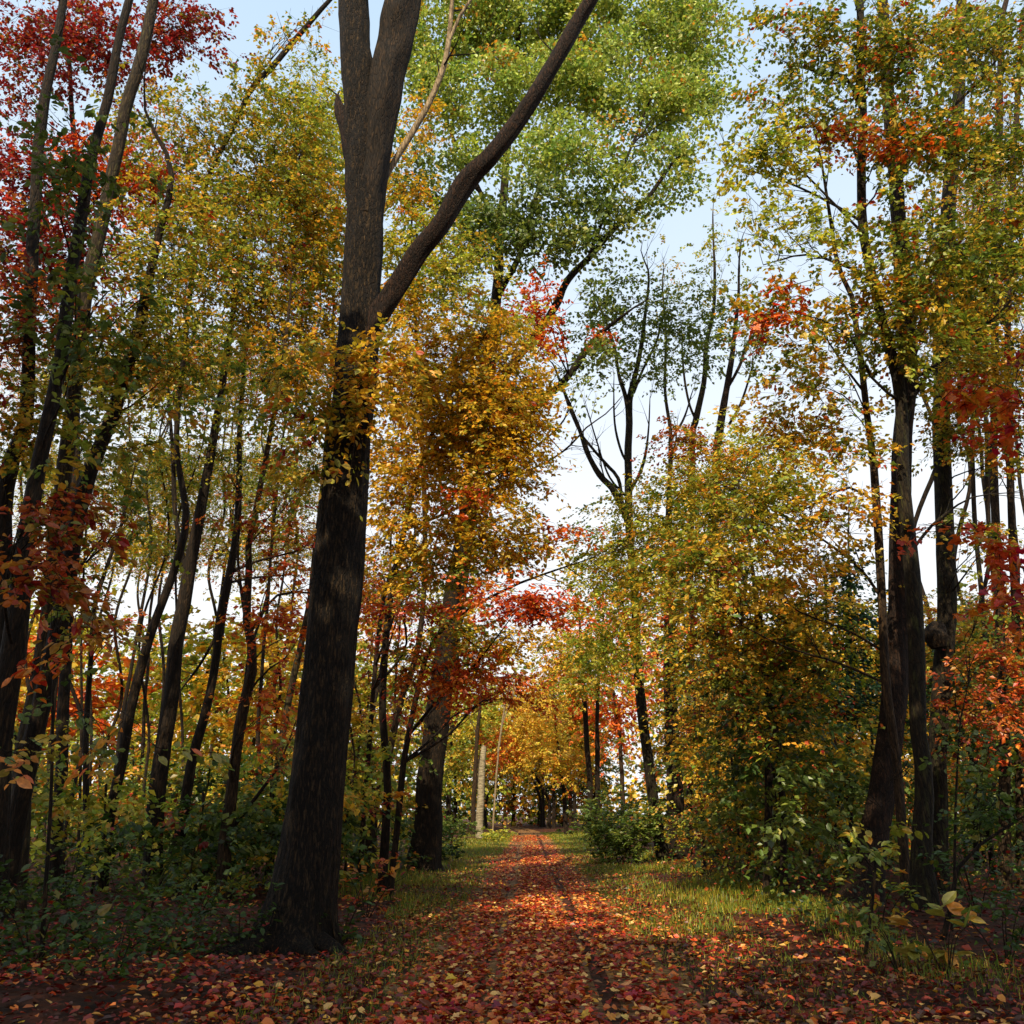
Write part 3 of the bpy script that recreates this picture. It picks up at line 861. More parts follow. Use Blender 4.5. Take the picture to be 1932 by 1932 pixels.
# ================================================================== oak behind it that fills the top of the picture
O = 27.0
G = 'oak'
tree('tall broad tree with a billowing green crown high above the path', O,
     [(800, 1648, 60), (810, 1500, 50), (821, 1380, 48), (833, 1290, 46), (846, 1200, 44), (870, 1050, 38), (897, 850, 30), (922, 680, 24), (938, 561, 20), (944, 440, 17), (955, 300, 14), (970, 150, 11), (985, 0, 7)],
     blobs=[(880, 50, 27, 130, 90, 2.6, G, .155, 'clump'), (1010, 50, 27, 130, 90, 2.6, G, .155, 'clump'), (1150, 50, 27, 130, 100, 2.6, G, .155, 'clump'), (1285, 50, 27, 85, 110, 2.8, G, .155, 'clump'), (1290, 140, 27, 80, 70, 2.4, G, .155, 'clump'),
            (890, 170, 26, 120, 70, 2.4, G, .155, 'clump'), (1020, 170, 25.5, 110, 70, 2.4, G, .155, 'clump'), (1150, 180, 26, 120, 80, 2.6, G, .155, 'clump'), (1275, 220, 26, 95, 80, 2.3, G, .155, 'clump'),
            (790, 130, 27, 60, 120, 1.6, G, .155, 'clump'), (800, 320, 26, 80, 80, 1.8, 'green', .155, 'clump'), (900, 420, 25, 110, 70, 1.8, 'green', .155, 'clump'), (890, 290, 26, 60, 40, 1.6, G, .155, 'clump'), (1060, 310, 25, 120, 70, 2.6, G, .155, 'clump'),
            (1010, 450, 25, 130, 80, 1.8, 'green', .155, 'clump'), (1150, 400, 25, 110, 70, 1.6, 'green', .155, 'clump'), (1250, 320, 26, 80, 55, 1.8, G, .155, 'clump'),
            (1090, 700, 24, 60, 50, 1.0, 'green', .14, 'clump'), (1130, 560, 25, 70, 50, .8, 'green', .14, 'clump'),
            (1010, 590, 24, 45, 60, 1.5, 'red', .13), (1030, 650, 24, 40, 30, 1.0, 'red', .13), (1135, 630, 24, 26, 18, 1.0, 'red', .13)],
     limbs=[dict(pts=[(905, 800, 20), (960, 700, 17), (1036, 597, 15), (1071, 530, 14), (1111, 486, 13), (1169, 421, 11), (1213, 384, 9), (1260, 320, 6)], Dtop=25.5),
            dict(pts=[(890, 880, 20), (960, 810, 17), (1039, 742, 15), (1078, 703, 14), (1106, 659, 12), (1128, 633, 9), (1170, 600, 6)], Dtop=25.0),
            dict(pts=[(940, 560, 13), (985, 470, 11), (1010, 380, 9), (1040, 260, 7), (1060, 130, 5)]),
            dict(pts=[(944, 440, 10), (900, 350, 8), (850, 250, 6), (815, 150, 4)]),
            dict(pts=[(1111, 486, 7), (1150, 380, 6), (1190, 280, 5), (1230, 180, 4)], D=25.6)],
     bark='dark', sides=16, flare=.3, twigs=False, nbranch=3)

# ================================================================== left of the path: the close group of leaning stems
tree('thick leaning dark trunk nearest the left edge, red leaves low on its branches', 11.0,
     [(-14, 1560, 46), (8, 1340, 44), (30, 1180, 40), (52, 1010, 32), (76, 880, 28), (98, 770, 26), (118, 660, 24), (138, 500, 22), (162, 364, 20), (186, 250, 18), (210, 140, 17), (235, 28, 15)],
     blobs=[(90, 985, 9.6, 130, 60, .9, 'rust', .1), (70, 1090, 9.2, 100, 60, 1.0, 'rust', .1), (180, 1180, 9.2, 90, 40, .35, 'rust', .1), (60, 1260, 9.0, 60, 30, .6, 'orange', .1),
            (210, 1408, 8.0, 105, 13, 1.1, 'plant', .1), (45, 1405, 7.6, 55, 28, 1.2, 'plant', .1), (140, 300, 9.8, 100, 190, .35, 'green', .11), (150, 620, 9.8, 120, 130, .5, 'green', .11), (230, 820, 9.6, 130, 90, .45, 'olive', .1)],
     bark='dark', leaf_parts=260, sides=14, top=5, nbranch=2)
tree('dark slender trunk at the far left, first of the leaning group', 13.5,
     [(2, 1500, 30), (8, 1150, 30), (16, 896, 29), (42, 812, 26), (48, 756, 24), (58, 560, 23), (60, 470, 22), (66, 364, 21), (85, 204, 18), (109, 68, 15), (130, -60, 12)],
     blobs=[(40, 820, 12.6, 90, 90, .8, 'mix', .1), (50, 620, 13, 110, 110, .8, 'rust', .1), (120, 760, 13, 110, 110, .5, 'olive', .1)],
     bark='dark', leaf_parts=60, nbranch=2)
tree('brownish lichen speckled trunk leaning right, third of the left edge group', 15,
     [(30, 1640, 38), (46, 1450, 36), (74, 1282, 33), (98, 1090, 30), (116, 930, 28), (134, 790, 27), (152, 650, 26), (168, 532, 25), (190, 431, 24), (207, 336, 23), (230, 235, 22), (263, 112, 21), (286, 17, 19), (310, -80, 16)],
     blobs=[(300, 560, 14, 120, 120, .9, 'olive', .1), (220, 690, 14, 110, 90, .8, 'olive', .1), (330, 420, 14.4, 90, 110, .7, 'mix', .1)],
     bark='grey', leaf_parts=60, nbranch=3)
tree('dark trunk crossing the left group, leaning hard to the right', 14.2,
     [(8, 1700, 38), (29, 1570, 36), (53, 1450, 35), (86, 1282, 34), (125, 1100, 32), (145, 1010, 30), (168, 896, 28), (210, 784, 25), (241, 672, 22), (272, 560, 18), (300, 440, 14), (325, 320, 10)],
     blobs=[(260, 960, 13.6, 60, 90, .35, 'olive', .1), (150, 1150, 13, 80, 80, .5, 'mix', .1), (330, 660, 13.8, 110, 80, .9, 'olive', .1)],
     bark='dark', leaf_parts=40, nbranch=2)
tree('tall maple with crimson crown behind the leaning trunks at upper left', 21,
     [(100, 1660, 24), (116, 1400, 22), (130, 1100, 20), (142, 800, 17), (152, 420, 14), (150, 340, 12), (136, 211, 9), (128, 90, 6)],
     blobs=[(70, 70, 20, 100, 90, 1.1, 'crimson', .12), (190, 90, 20, 110, 90, 1.3, 'crimson', .12), (340, 60, 20, 90, 70, 1.2, 'crimson', .12), (60, 330, 20, 110, 90, 1.4, 'crimson', .12),
            (220, 330, 20, 110, 80, 1.4, 'red', .12), (60, 470, 20, 110, 90, 1.5, 'crimson', .12), (170, 470, 20, 90, 80, 1.2, 'crimson', .12), (300, 350, 20, 70, 60, 1.1, 'red', .12), (30, 190, 20, 60, 60, .6, 'crimson', .12), (90, 560, 20, 110, 60, 1.0, 'orange', .12)],
     bark='dark', nbranch=2)

# stems of the bright thicket between the left group and the forked tree; upper olive leaves carry shade in their colour
tree('slim trunk bending right and splitting at a low fork, left of the double stem', 19,
     [(190, 1670, 20), (211, 1522, 19), (230, 1426, 19), (259, 1296, 18), (288, 1186, 17), (312, 1114, 16), (336, 1052, 15), (352, 975, 14), (338, 874, 11), (336, 800, 10), (344, 700, 10), (358, 560, 9), (372, 448, 9), (392, 336, 8), (442, 238, 9), (476, 163, 10), (510, 129, 11), (561, 68, 10), (598, 27, 9), (640, -20, 7)],
     blobs=[(400, 260, 18.5, 120, 110, .6, 'olive', .1), (350, 480, 18, 110, 100, .7, 'olive', .1), (440, 420, 18, 90, 110, .8, 'olive', .1), (290, 240, 18.5, 80, 110, .5, 'olive', .1), (560, 60, 18, 90, 30, .25, 'mix', .1), (480, 150, 18, 50, 60, .45, 'olive', .1), (610, 110, 18, 50, 50, .12, 'mix', .1)],
     bark='dark', nbranch=3)
tree('straight dark double stem rising through the gap of white sky', 20,
     [(280, 1700, 34), (295, 1522, 33), (307, 1426, 31), (326, 1306, 29), (336, 1186, 27), (353, 1090, 24), (372, 994, 21), (389, 898, 18), (414, 756, 14), (428, 660, 12), (450, 520, 9), (470, 380, 6)],
     blobs=[(500, 330, 19, 110, 110, 1.1, 'olive', .1), (560, 230, 19.5, 90, 90, 1.1, 'lime', .1), (470, 560, 19, 120, 90, 1.1, 'mix', .1), (380, 700, 19, 90, 70, .7, 'olive', .1)],
     limbs=[[(352, 1095, 12), (332, 980, 9), (326, 860, 7), (318, 740, 5)]], bark='dark', nbranch=3)
tree('thin dark trunk right of the double stem, feathery twigs at its head', 21,
     [(322, 1690, 23), (350, 1522, 21), (365, 1426, 19), (394, 1306, 17), (415, 1186, 16), (434, 1080, 15), (446, 994, 14), (449, 874, 11), (455, 760, 9), (470, 600, 7), (480, 470, 4)],
     blobs=[(520, 480, 20, 110, 90, 1.2, 'mix', .1), (420, 860, 20, 110, 60, .45, 'olive', .1), (560, 380, 20, 90, 80, 1.5, 'gold', .1)],
     limbs=[[(436, 1080, 8), (480, 1060, 5), (560, 1040, 3)], [(430, 1100, 6), (480, 1090, 4), (540, 1085, 3)], [(415, 1186, 6), (380, 1250, 5), (350, 1290, 3)]], bark='dark', nbranch=3)
tree('crooked trunk with a kink halfway up, standing next to the big forked tree', 17.5,
     [(412, 1745, 27), (422, 1594, 25), (437, 1498, 23), (456, 1354, 21), (478, 1258, 19), (474, 1200, 17), (466, 1162, 16), (470, 1080, 14), (468, 1032, 12), (485, 946, 11), (504, 850, 10), (530, 700, 7), (545, 580, 5)],
     blobs=[(540, 1050, 16.5, 70, 80, .7, 'rust', .1), (530, 1180, 16, 80, 60, .9, 'orange', .1), (500, 1330, 15.5, 80, 60, .6, 'orange', .1), (550, 900, 16.5, 60, 70, .7, 'olive', .1), (470, 980, 17, 90, 60, .4, 'rust', .1), (560, 700, 17, 70, 90, 1.3, 'gold', .1), (470, 760, 17, 100, 70, .9, 'olive', .1)],
     limbs=[[(470, 1200, 9), (458, 1130, 7), (449, 1060, 5), (450, 980, 4)], [(474, 1190, 7), (520, 1125, 5), (570, 1118, 4)]], bark='brown', nbranch=2)
tree('slender grey stem close against the left side of the big forked tree', 24,
     [(507, 1660, 16), (515, 1540, 15), (523, 1450, 14), (552, 1282, 13), (571, 1210, 12), (590, 1080, 10), (610, 900, 8), (625, 700, 6), (630, 550, 4)],
     blobs=[(600, 470, 22, 70, 110, 1.6, 'lime', .11), (600, 330, 22, 80, 110, 1.6, 'lime', .11), (620, 600, 22, 60, 70, 1.4, 'gold', .11), (520, 620, 21, 80, 60, 1.3, 'olive', .1), (600, 200, 23, 60, 60, 1.3, 'lime', .11)], bark='grey', nbranch=2)
tree('fallen reddish sapling slanting between the thicket trunks', 18.5,
     [(362, 1700, 10), (385, 1650, 10), (408, 1615, 9), (440, 1560, 8), (480, 1508, 7), (523, 1450, 5), (545, 1400, 3)], bark='red', name='sapling', cat='sapling',
     blobs=[(530, 1420, 17.5, 45, 35, .5, 'rust', .09)], nbranch=1)
tree('fine bare pole of a sapling in front of the left edge trunks', 10.5,
     [(84, 1700, 8), (98, 1474, 6), (100, 1330, 5), (102, 1200, 3)], bark='dark', name='sapling', cat='sapling', blobs=[(110, 1300, 10.2, 40, 40, .3, 'green', .09)], nbranch=1, leaf_parts=12)
tree('thin straight pole with a few leaves left of the bending forked stem', 22,
     [(161, 1690, 12), (161, 1426, 11), (166, 1306, 10), (172, 1224, 9), (180, 1138, 8), (205, 1060, 7), (232, 980, 5), (250, 900, 3)], bark='dark', name='sapling', cat='sapling',
     blobs=[(210, 1040, 21, 70, 60, .35, 'olive', .1), (200, 1180, 21, 70, 50, .5, 'rust', .1)], nbranch=2)
# far thin stems against the sky on the left: nothing tells them apart
for i, (x0, x1, w) in enumerate([(130, 150, 8), (200, 262, 7), (222, 300, 8), (240, 292, 6), (258, 330, 7), (275, 318, 6), (386, 420, 7), (462, 500, 7), (498, 530, 8), (540, 566, 7), (60, 95, 8), (20, 40, 9), (300, 322, 7), (350, 362, 6), (425, 446, 6), (90, 122, 7), (160, 188, 6), (516, 552, 6), (180, 236, 6), (400, 436, 7)]):
    D = 25 + 3.6 * ((i * 5) % 8)
    tree('thin dark pole of a tree in the backlit thicket on the left', D,
         [(x0 - 12, 1640, w), (x0, 1400, w), ((x0 + x1) / 2 - 4, 1150, w * .8), (x1, 900, w * .6), (x1 + 18, 720, w * .4), (x1 + 30, 560, 2)], bark='dark', group='thin poles in the left thicket', crook=1.3, flare=.1, sides=6, max_branch=2,
         blobs=[(x1 + 5 * (i % 3), 900, D, 75, 80, .5, 'olive', .11), (x1 + 3 * (i % 4), 1030, D, 70, 60, .4, 'mix', .11), (x1 + 10, 700, D, 70, 70, .45, ['olive', 'mix', 'rust'][i % 3], .11)], nbranch=3)

# ================================================================== gold beeches over the left verge
tree('golden beech leaning over the path, its leaves bright yellow in the sun', 19,
     [(722, 1632, 17), (725, 1560, 16), (729, 1488, 15), (726, 1400, 14), (724, 1308, 14), (735, 1150, 13), (760, 1000, 11), (800, 860, 9), (850, 740, 7), (890, 640, 4)],
     blobs=[(790, 700, 17.5, 90, 100, 2.0, 'gold', .1), (900, 680, 17, 100, 90, 2.4, 'gold', .1), (900, 780, 16.5, 100, 80, 2.2, 'gold', .1), (960, 780, 17.5, 75, 110, 2.1, 'gold', .1), (850, 840, 17.5, 130, 90, 2.1, 'gold', .1), (960, 890, 17, 70, 55, 1.4, 'gold', .1), (890, 930, 16.5, 90, 60, 1.3, 'gold', .1), (750, 900, 17, 80, 80, 1.6, 'gold', .1), (940, 620, 18, 55, 55, 1.5, 'lime', .1), (1000, 760, 17.5, 32, 60, .9, 'gold', .1)],
     limbs=[[(790, 880, 8), (850, 820, 6), (930, 790, 4), (1000, 800, 2.5)], dict(pts=[(760, 1000, 6), (860, 960, 5), (960, 905, 4), (1036, 869, 4), (1078, 838, 3.5), (1106, 807, 3), (1145, 779, 2.5), (1173, 748, 1.5)], Dtop=18)],
     bark='dark', nbranch=3)
tree('yellow green tree filling the space right behind the big fork', 23,
     [(693, 1668, 14), (704, 1542, 13), (740, 1398, 13), (761, 1308, 12), (783, 1247, 11), (800, 1100, 10), (800, 900, 9), (790, 700, 8), (780, 560, 6), (775, 430, 4)],
     blobs=[(770, 470, 22, 80, 80, 1.6, 'lime', .11), (840, 540, 22, 90, 60, 1.5, 'lime', .11), (760, 370, 22, 60, 60, 1.1, 'gold', .11), (760, 590, 22, 60, 60, 1.4, 'gold', .11), (880, 480, 22.5, 60, 50, 1.1, 'olive', .11), (800, 230, 23, 40, 60, .7, 'gold', .11)],
     bark='brown', nbranch=3)
tree('orange maple with fiery leaves hanging above the left verge', 21,
     [(679, 1640, 10), (684, 1540, 10), (693, 1452, 9), (707, 1272, 9), (725, 1120, 8), (760, 1040, 6), (810, 980, 4)],
     blobs=[(800, 1010, 17, 110, 60, 1.5, 'gold', .1), (920, 1000, 16.5, 90, 50, 1.5, 'gold', .1), (760, 1090, 17, 90, 60, 1.1, 'gold', .1), (880, 955, 16, 45, 25, 1.0, 'red', .1), (860, 1070, 16.5, 90, 50, 1.2, 'mix', .1), (960, 1050, 17, 80, 45, 1.2, 'gold', .1), (1050, 1010, 18, 60, 24, 1.0, 'orange', .1)],
     bark='red', nbranch=3)
tree('red maple branching low across the path, the reddest leaves at its tips', 18.5,
     [(742, 1640, 12), (756, 1500, 12), (772, 1380, 11), (800, 1250, 10), (840, 1180, 8), (900, 1140, 6), (980, 1100, 5), (1050, 1075, 4), (1110, 1055, 2)],
     blobs=[(1000, 1145, 15, 62, 30, 2.4, 'red', .09), (930, 1115, 15.5, 80, 34, .9, 'orange', .09), (780, 1150, 16, 70, 34, .8, 'red', .09), (860, 1190, 16, 80, 45, 1.0, 'mix', .09), (870, 1260, 16.5, 70, 45, 1.4, 'orange', .09), (820, 1290, 16.5, 50, 40, .8, 'orange', .09), (960, 1210, 17, 90, 40, 1.3, 'gold', .1), (940, 1300, 20, 80, 40, 1.3, 'orange', .1), (760, 1250, 17, 60, 70, .6, 'rust', .1), (1060, 1150, 15.5, 45, 24, 1.1, 'orange', .09)],
     bark='dark', nbranch=3)
# thin stems of the left verge thicket
for i, (x0, x1, w, D) in enumerate([(668, 673, 6, 24), (700, 716, 8, 26), (655, 662, 5, 22), (738, 752, 6, 30), (645, 650, 6, 27), (712, 742, 5, 28)]):
    tree('thin crowded stem of the dark thicket between the two big left trunks', D,
         [(x0 - 4, 1650, w), (x0, 1500, w), ((x0 + x1) / 2, 1330, w * .9), (x1, 1180, w * .7), (x1 + 14, 1000, 3)], bark=['brown', 'dark', 'grey'][i % 3], group='stems of the left verge thicket', crook=1.3, name='sapling', cat='sapling', flare=.1, sides=6,
         blobs=[(x1 + 10, 1120, D - 1, 50, 70, .6, ['rust', 'mix', 'orange'][i % 3], .1), (x1, 1400, D - 1, 40, 100, .35, ['rust', 'olive', 'rust'][i % 3], .09)], nbranch=2, max_branch=1)

# ================================================================== pale snag and the far end of the path
snag = tree('pale dead birch snag broken off short beside the far left verge', 60,
     [(905, 1574, 14), (907, 1517, 14), (909, 1459, 12), (913, 1409, 9)], bark='birch', name='tree_snag', cat='snag', flare=.1)
tree('brown trunk just behind the pale dead snag', 64, [(892, 1565, 9), (895, 1490, 9), (900, 1400, 7), (908, 1300, 5), (915, 1180, 2)], bark='brown',
     blobs=[(895, 1340, 68, 50, 40, 1.4, 'lime', .2), (945, 1410, 70, 36, 36, 1.2, 'orange', .2), (870, 1440, 68, 40, 40, 1.3, 'olive', .2)], nbranch=2, twigs=False)
tree('thin whitish leaning stems beyond the pale snag', 62, [(930, 1560, 4), (936, 1470, 3.5), (945, 1380, 3), (957, 1340, 2.5), (968, 1312, 3)], bark='pale',
     limbs=[[(940, 1420, 4), (948, 1360, 3), (956, 1310, 2)]], blobs=[(985, 1290, 64, 40, 22, .7, 'orange', .2)], nbranch=1, twigs=False)
tree('dark twin trunk at the right side of the path end', 66, [(1112, 1545, 11), (1114, 1506, 11), (1103, 1344, 10), (1098, 1260, 7), (1092, 1150, 3)], bark='dark', limbs=[dict(pts=[(1128, 1545, 10), (1127, 1440, 9), (1127, 1337, 8), (1132, 1230, 5), (1140, 1150, 2)], name='stem')],
     blobs=[(1090, 1280, 62, 60, 45, 1.6, 'mix', .2), (1130, 1240, 63, 60, 50, 1.5, 'olive', .2), (1060, 1230, 63, 60, 45, 1.5, 'gold', .2)], nbranch=2, twigs=False)
tree('small dark trunk with yellow leaves right of the path end', 70, [(1067, 1552, 8), (1064, 1500, 8), (1057, 1452, 7), (1050, 1380, 5), (1046, 1320, 2)], bark='dark',
     blobs=[(1040, 1420, 68, 60, 40, 1.4, 'yellow', .2), (1080, 1440, 68, 50, 40, 1.2, 'gold', .2), (1010, 1370, 70, 60, 60, 1.6, 'yellow', .2)], nbranch=2, twigs=False)
for i, (px, D, h, pal) in enumerate([(905, 92, 14, 'gold'), (950, 97, 13, 'yellow'), (1000, 101, 14, 'yellow'), (1045, 96, 14, 'gold'), (1085, 92, 13, 'mix'), (975, 106, 16, 'lime'), (1025, 108, 16, 'gold')]):
    c = at(px, 1536, D)
    off = 1.0 if abs(c[0] - path_centre(D)) > 2.5 else (3.2 if i % 2 else -3.2)
    bx = c[0] if off == 1.0 else float(path_centre(D)) + off
    tree('%s tree arching over the path end, %s' % (NAME[pal], ['left outer one', 'left inner one', 'in the middle', 'right inner one', 'right outer one', 'behind the left ones', 'behind the right ones'][i]), D, None,
         world=[(bx, D, -.1, .2), (bx, D, 3, .18), ((bx + c[0]) / 2, D, 7, .13), (c[0], D, h, .03)], bark='dark', group='trees arching over the path end',
         blobs=[('w', c[0], D, h * .62, 3.6, 3, h * .2, 1.8, pal, .26), ('w', c[0], D, h * .88, 3, 3, h * .2, 1.5, pal, .26)], nbranch=3, twigs=False, max_branch=3, sides=7)
for i, (x, D, pal) in enumerate([(-9, 112, 'deep'), (-5.5, 116, 'deep'), (-2, 122, 'rust'), (1.5, 124, 'deep'), (4.5, 118, 'deep'), (8, 113, 'rust')]):  # dark leaf colours here carry the shade of the tunnel
    tree('tree in the tunnel at the path end, shade put into its dark leaf colours', D, None, world=[(x, D, -.1, .26), (x + .2, D, 4, .22), (x, D, 8, .14), (x, D, 13, .04)], bark='dark', group='tunnel trees with shade in their leaf colours',
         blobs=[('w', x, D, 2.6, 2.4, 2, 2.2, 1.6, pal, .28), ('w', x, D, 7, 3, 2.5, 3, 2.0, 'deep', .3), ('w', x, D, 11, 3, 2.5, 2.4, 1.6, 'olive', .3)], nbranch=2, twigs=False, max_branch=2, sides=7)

# ================================================================== right of the path
tree('bare topped tree with a fan of leafless limbs against the white sky', 32,
     [(1244, 1580, 23), (1240, 1560, 22), (1219, 1416, 20), (1204, 1254, 18), (1197, 1120, 16), (1188, 1000, 15), (1186, 891, 14), (1187, 807, 14), (1190, 751, 12), (1204, 681, 9), (1216, 611, 7), (1224, 520, 4)],
     limbs=[[(1190, 1000, 16), (1179, 969, 15), (1159, 927, 13), (1134, 899, 12), (1112, 863, 10), (1095, 815, 9), (1078, 773, 8), (1061, 731, 6), (1045, 690, 3)],
            [(1176, 965, 7), (1167, 905, 7), (1145, 877, 6), (1123, 852, 5), (1100, 824, 4), (1085, 800, 2)],
            [(1186, 860, 9), (1182, 760, 8), (1168, 709, 7), (1159, 653, 6), (1140, 600, 5), (1123, 560, 3)],
            [(1187, 880, 6), (1172, 850, 5), (1160, 800, 4), (1158, 720, 2)], [(1185, 940, 6), (1150, 900, 4), (1125, 830, 3), (1110, 780, 2)],
            [(1196, 740, 7), (1212, 700, 5), (1240, 640, 4), (1260, 560, 2)], [(1192, 1000, 6), (1172, 960, 5), (1140, 900, 3), (1132, 860, 2)],
            [(1205, 1250, 8), (1180, 1160, 5), (1160, 1080, 3)], [(1188, 930, 7), (1212, 880, 6), (1222, 830, 4), (1226, 760, 2)]],
     blobs=[(1200, 590, 31, 90, 65, .9, 'green', .14), (1120, 640, 31, 60, 60, .7, 'green', .14), (1270, 640, 31, 70, 60, .7, 'green', .14), (1190, 690, 31, 110, 30, .5, 'green', .14), (1330, 590, 32, 60, 60, .5, 'green', .14)],
     bark='moss', nbranch=2, twigs=False)
tree('stout black trunk standing behind the bushes right of the path', 33,
     [(1282, 1630, 34), (1280, 1600, 33), (1273, 1500, 31), (1268, 1400, 28), (1265, 1272, 24), (1262, 1120, 18), (1262, 980, 12), (1265, 880, 6)],
     blobs=[(1250, 1010, 30, 130, 90, 1.8, 'olive', .13), (1330, 900, 30, 100, 70, 1.6, 'mix', .13), (1290, 830, 30, 60, 35, 1.3, 'rust', .13), (1150, 1080, 30, 80, 70, 1.5, 'lime', .13), (1240, 1130, 29, 110, 90, 1.7, 'mix', .13), (1140, 1200, 29, 90, 80, 1.4, 'lime', .13)],
     bark='dark', nbranch=3, twigs=False)
tree('slim pale trunk rising into the sky gap right of the bare limbs', 36,
     [(1300, 1600, 14), (1302, 1200, 13), (1306, 850, 12), (1313, 793, 12), (1327, 723, 10), (1332, 653, 8), (1347, 583, 7), (1348, 500, 5), (1345, 420, 3)],
     limbs=[[(1313, 793, 6), (1300, 760, 5), (1290, 700, 4), (1286, 620, 2)]], blobs=[(1320, 660, 35, 50, 50, .45, 'green', .14), (1345, 470, 35, 60, 80, .3, 'lime', .13), (1300, 560, 35, 60, 50, .35, 'lime', .13), (1320, 960, 34, 90, 70, 1.4, 'lime', .13)], bark='grey', nbranch=2, twigs=False)
tree('reddish brown trunk leaning at the right rim of the sky gap', 34,
     [(1345, 1600, 18), (1346, 1200, 17), (1350, 880, 16), (1358, 807, 15), (1372, 723, 12), (1384, 653, 9), (1392, 569, 6), (1396, 480, 3)],
     limbs=[[(1368, 740, 7), (1396, 690, 6), (1408, 650, 4), (1440, 610, 2)], [(1376, 800, 6), (1398, 760, 5), (1420, 690, 3)]],
     blobs=[(1400, 640, 33, 60, 60, .6, 'green', .14), (1440, 860, 31, 100, 80, 1.6, 'lime', .13), (1400, 960, 31, 90, 70, 1.6, 'olive', .13)], bark='red', nbranch=2, twigs=False)
tree('thin grey double stem in the sky gap left of the pale trunk', 38,
     [(1268, 1600, 9), (1266, 1200, 9), (1264, 850, 8), (1262, 801, 7), (1254, 737, 6), (1256, 639, 5), (1250, 540, 3)], limbs=[[(1266, 830, 6), (1290, 790, 4), (1306, 740, 2)]],
     blobs=[(1255, 700, 37, 40, 40, .3, 'green', .14), (1250, 480, 37, 35, 60, .15, 'olive', .13)], bark='grey', nbranch=2, twigs=False)

tree('smooth dark trunk with blackened patches, the right side tree that sweeps left as it climbs', 14.3,
     [(1748, 1762, 44), (1744, 1618, 40), (1750, 1474, 32), (1738, 1402, 30), (1728, 1282, 29), (1728, 1138, 30), (1717, 1018, 27), (1705, 898, 24), (1702, 792, 22), (1693, 720, 21), (1678, 648, 19), (1659, 576, 17), (1636, 480, 17), (1626, 408, 17), (1626, 288, 16), (1624, 144, 15), (1622, 0, 13), (1618, -120, 11)],
     limbs=[dict(pts=[(1704, 830, 9), (1713, 778, 9), (1730, 710, 8), (1720, 638, 7), (1727, 576, 6), (1713, 528, 4)]), dict(pts=[(1730, 712, 6), (1775, 682, 6), (1828, 634, 5), (1876, 600, 3), (1910, 560, 2)]),
            [(1626, 310, 7), (1590, 250, 6), (1540, 238, 5), (1470, 246, 4), (1420, 260, 2)], [(1626, 210, 6), (1600, 150, 6), (1570, 140, 5), (1520, 130, 3)], [(1628, 420, 6), (1580, 390, 5), (1500, 350, 4), (1410, 320, 3)], [(1632, 290, 6), (1680, 270, 5), (1760, 284, 4), (1840, 300, 2)],
            [(1720, 1040, 7), (1760, 990, 5), (1830, 940, 3), (1900, 930, 2)], [(1640, 520, 6), (1590, 500, 5), (1520, 480, 4), (1440, 500, 2)]],
     blobs=[(1560, 90, 13.8, 120, 90, 1.2, 'rich', .1), (1720, 90, 13.8, 120, 100, 1.5, 'rich', .1), (1500, 200, 13.6, 80, 60, .9, 'rich', .1), (1440, 290, 13.4, 100, 55, 1.3, 'lime', .1), (1720, 250, 13.6, 110, 80, 1.4, 'rich', .1),
            (1560, 250, 13.6, 70, 40, 1.1, 'rust', .1), (1720, 270, 13.4, 70, 16, 1.4, 'orange', .1), (1620, 560, 13.8, 100, 60, 1.3, 'mix', .1), (1480, 560, 13.4, 80, 40, 1.1, 'mix', .1), (1450, 590, 13.2, 45, 30, 1.6, 'red', .1), (1540, 430, 13.6, 100, 70, .45, 'lime', .1), (1440, 430, 13.4, 80, 70, .35, 'lime', .1), (1490, 650, 13.4, 90, 50, .6, 'mix', .1), (1760, 470, 13.6, 120, 110, 1.5, 'rich', .1),
            (1700, 640, 13.8, 110, 70, 1.2, 'rich', .1)],
     bark='moss', leaf_parts=260, part_kind='maple', sides=18, nbranch=3, flare=.3)
tree('broad rough barked trunk with reddish scales leaning right, behind the sweeping dark one', 16,
     [(1622, 1740, 74), (1634, 1660, 58), (1651, 1570, 50), (1675, 1426, 46), (1690, 1282, 44), (1697, 1138, 41), (1699, 994, 38), (1702, 850, 34), (1712, 700, 31), (1701, 500, 28), (1690, 340, 25), (1674, 150, 21), (1665, 0, 18), (1655, -120, 15)],
     blobs=[(1860, 90, 15.5, 110, 110, 1.5, 'rich', .1), (1800, 600, 15.5, 120, 90, 1.5, 'mix', .1), (1880, 470, 15.5, 90, 120, 1.7, 'rich', .1), (1870, 280, 15.5, 100, 90, 1.5, 'rich', .1)],
     limbs=[[(1705, 780, 9), (1760, 690, 8), (1820, 600, 6), (1890, 500, 4)], [(1690, 340, 9), (1760, 240, 7), (1850, 150, 5), (1920, 60, 3)]],
     bark='red', sides=48, barkd=.014, flare=.5, leaf_parts=80, nbranch=3)
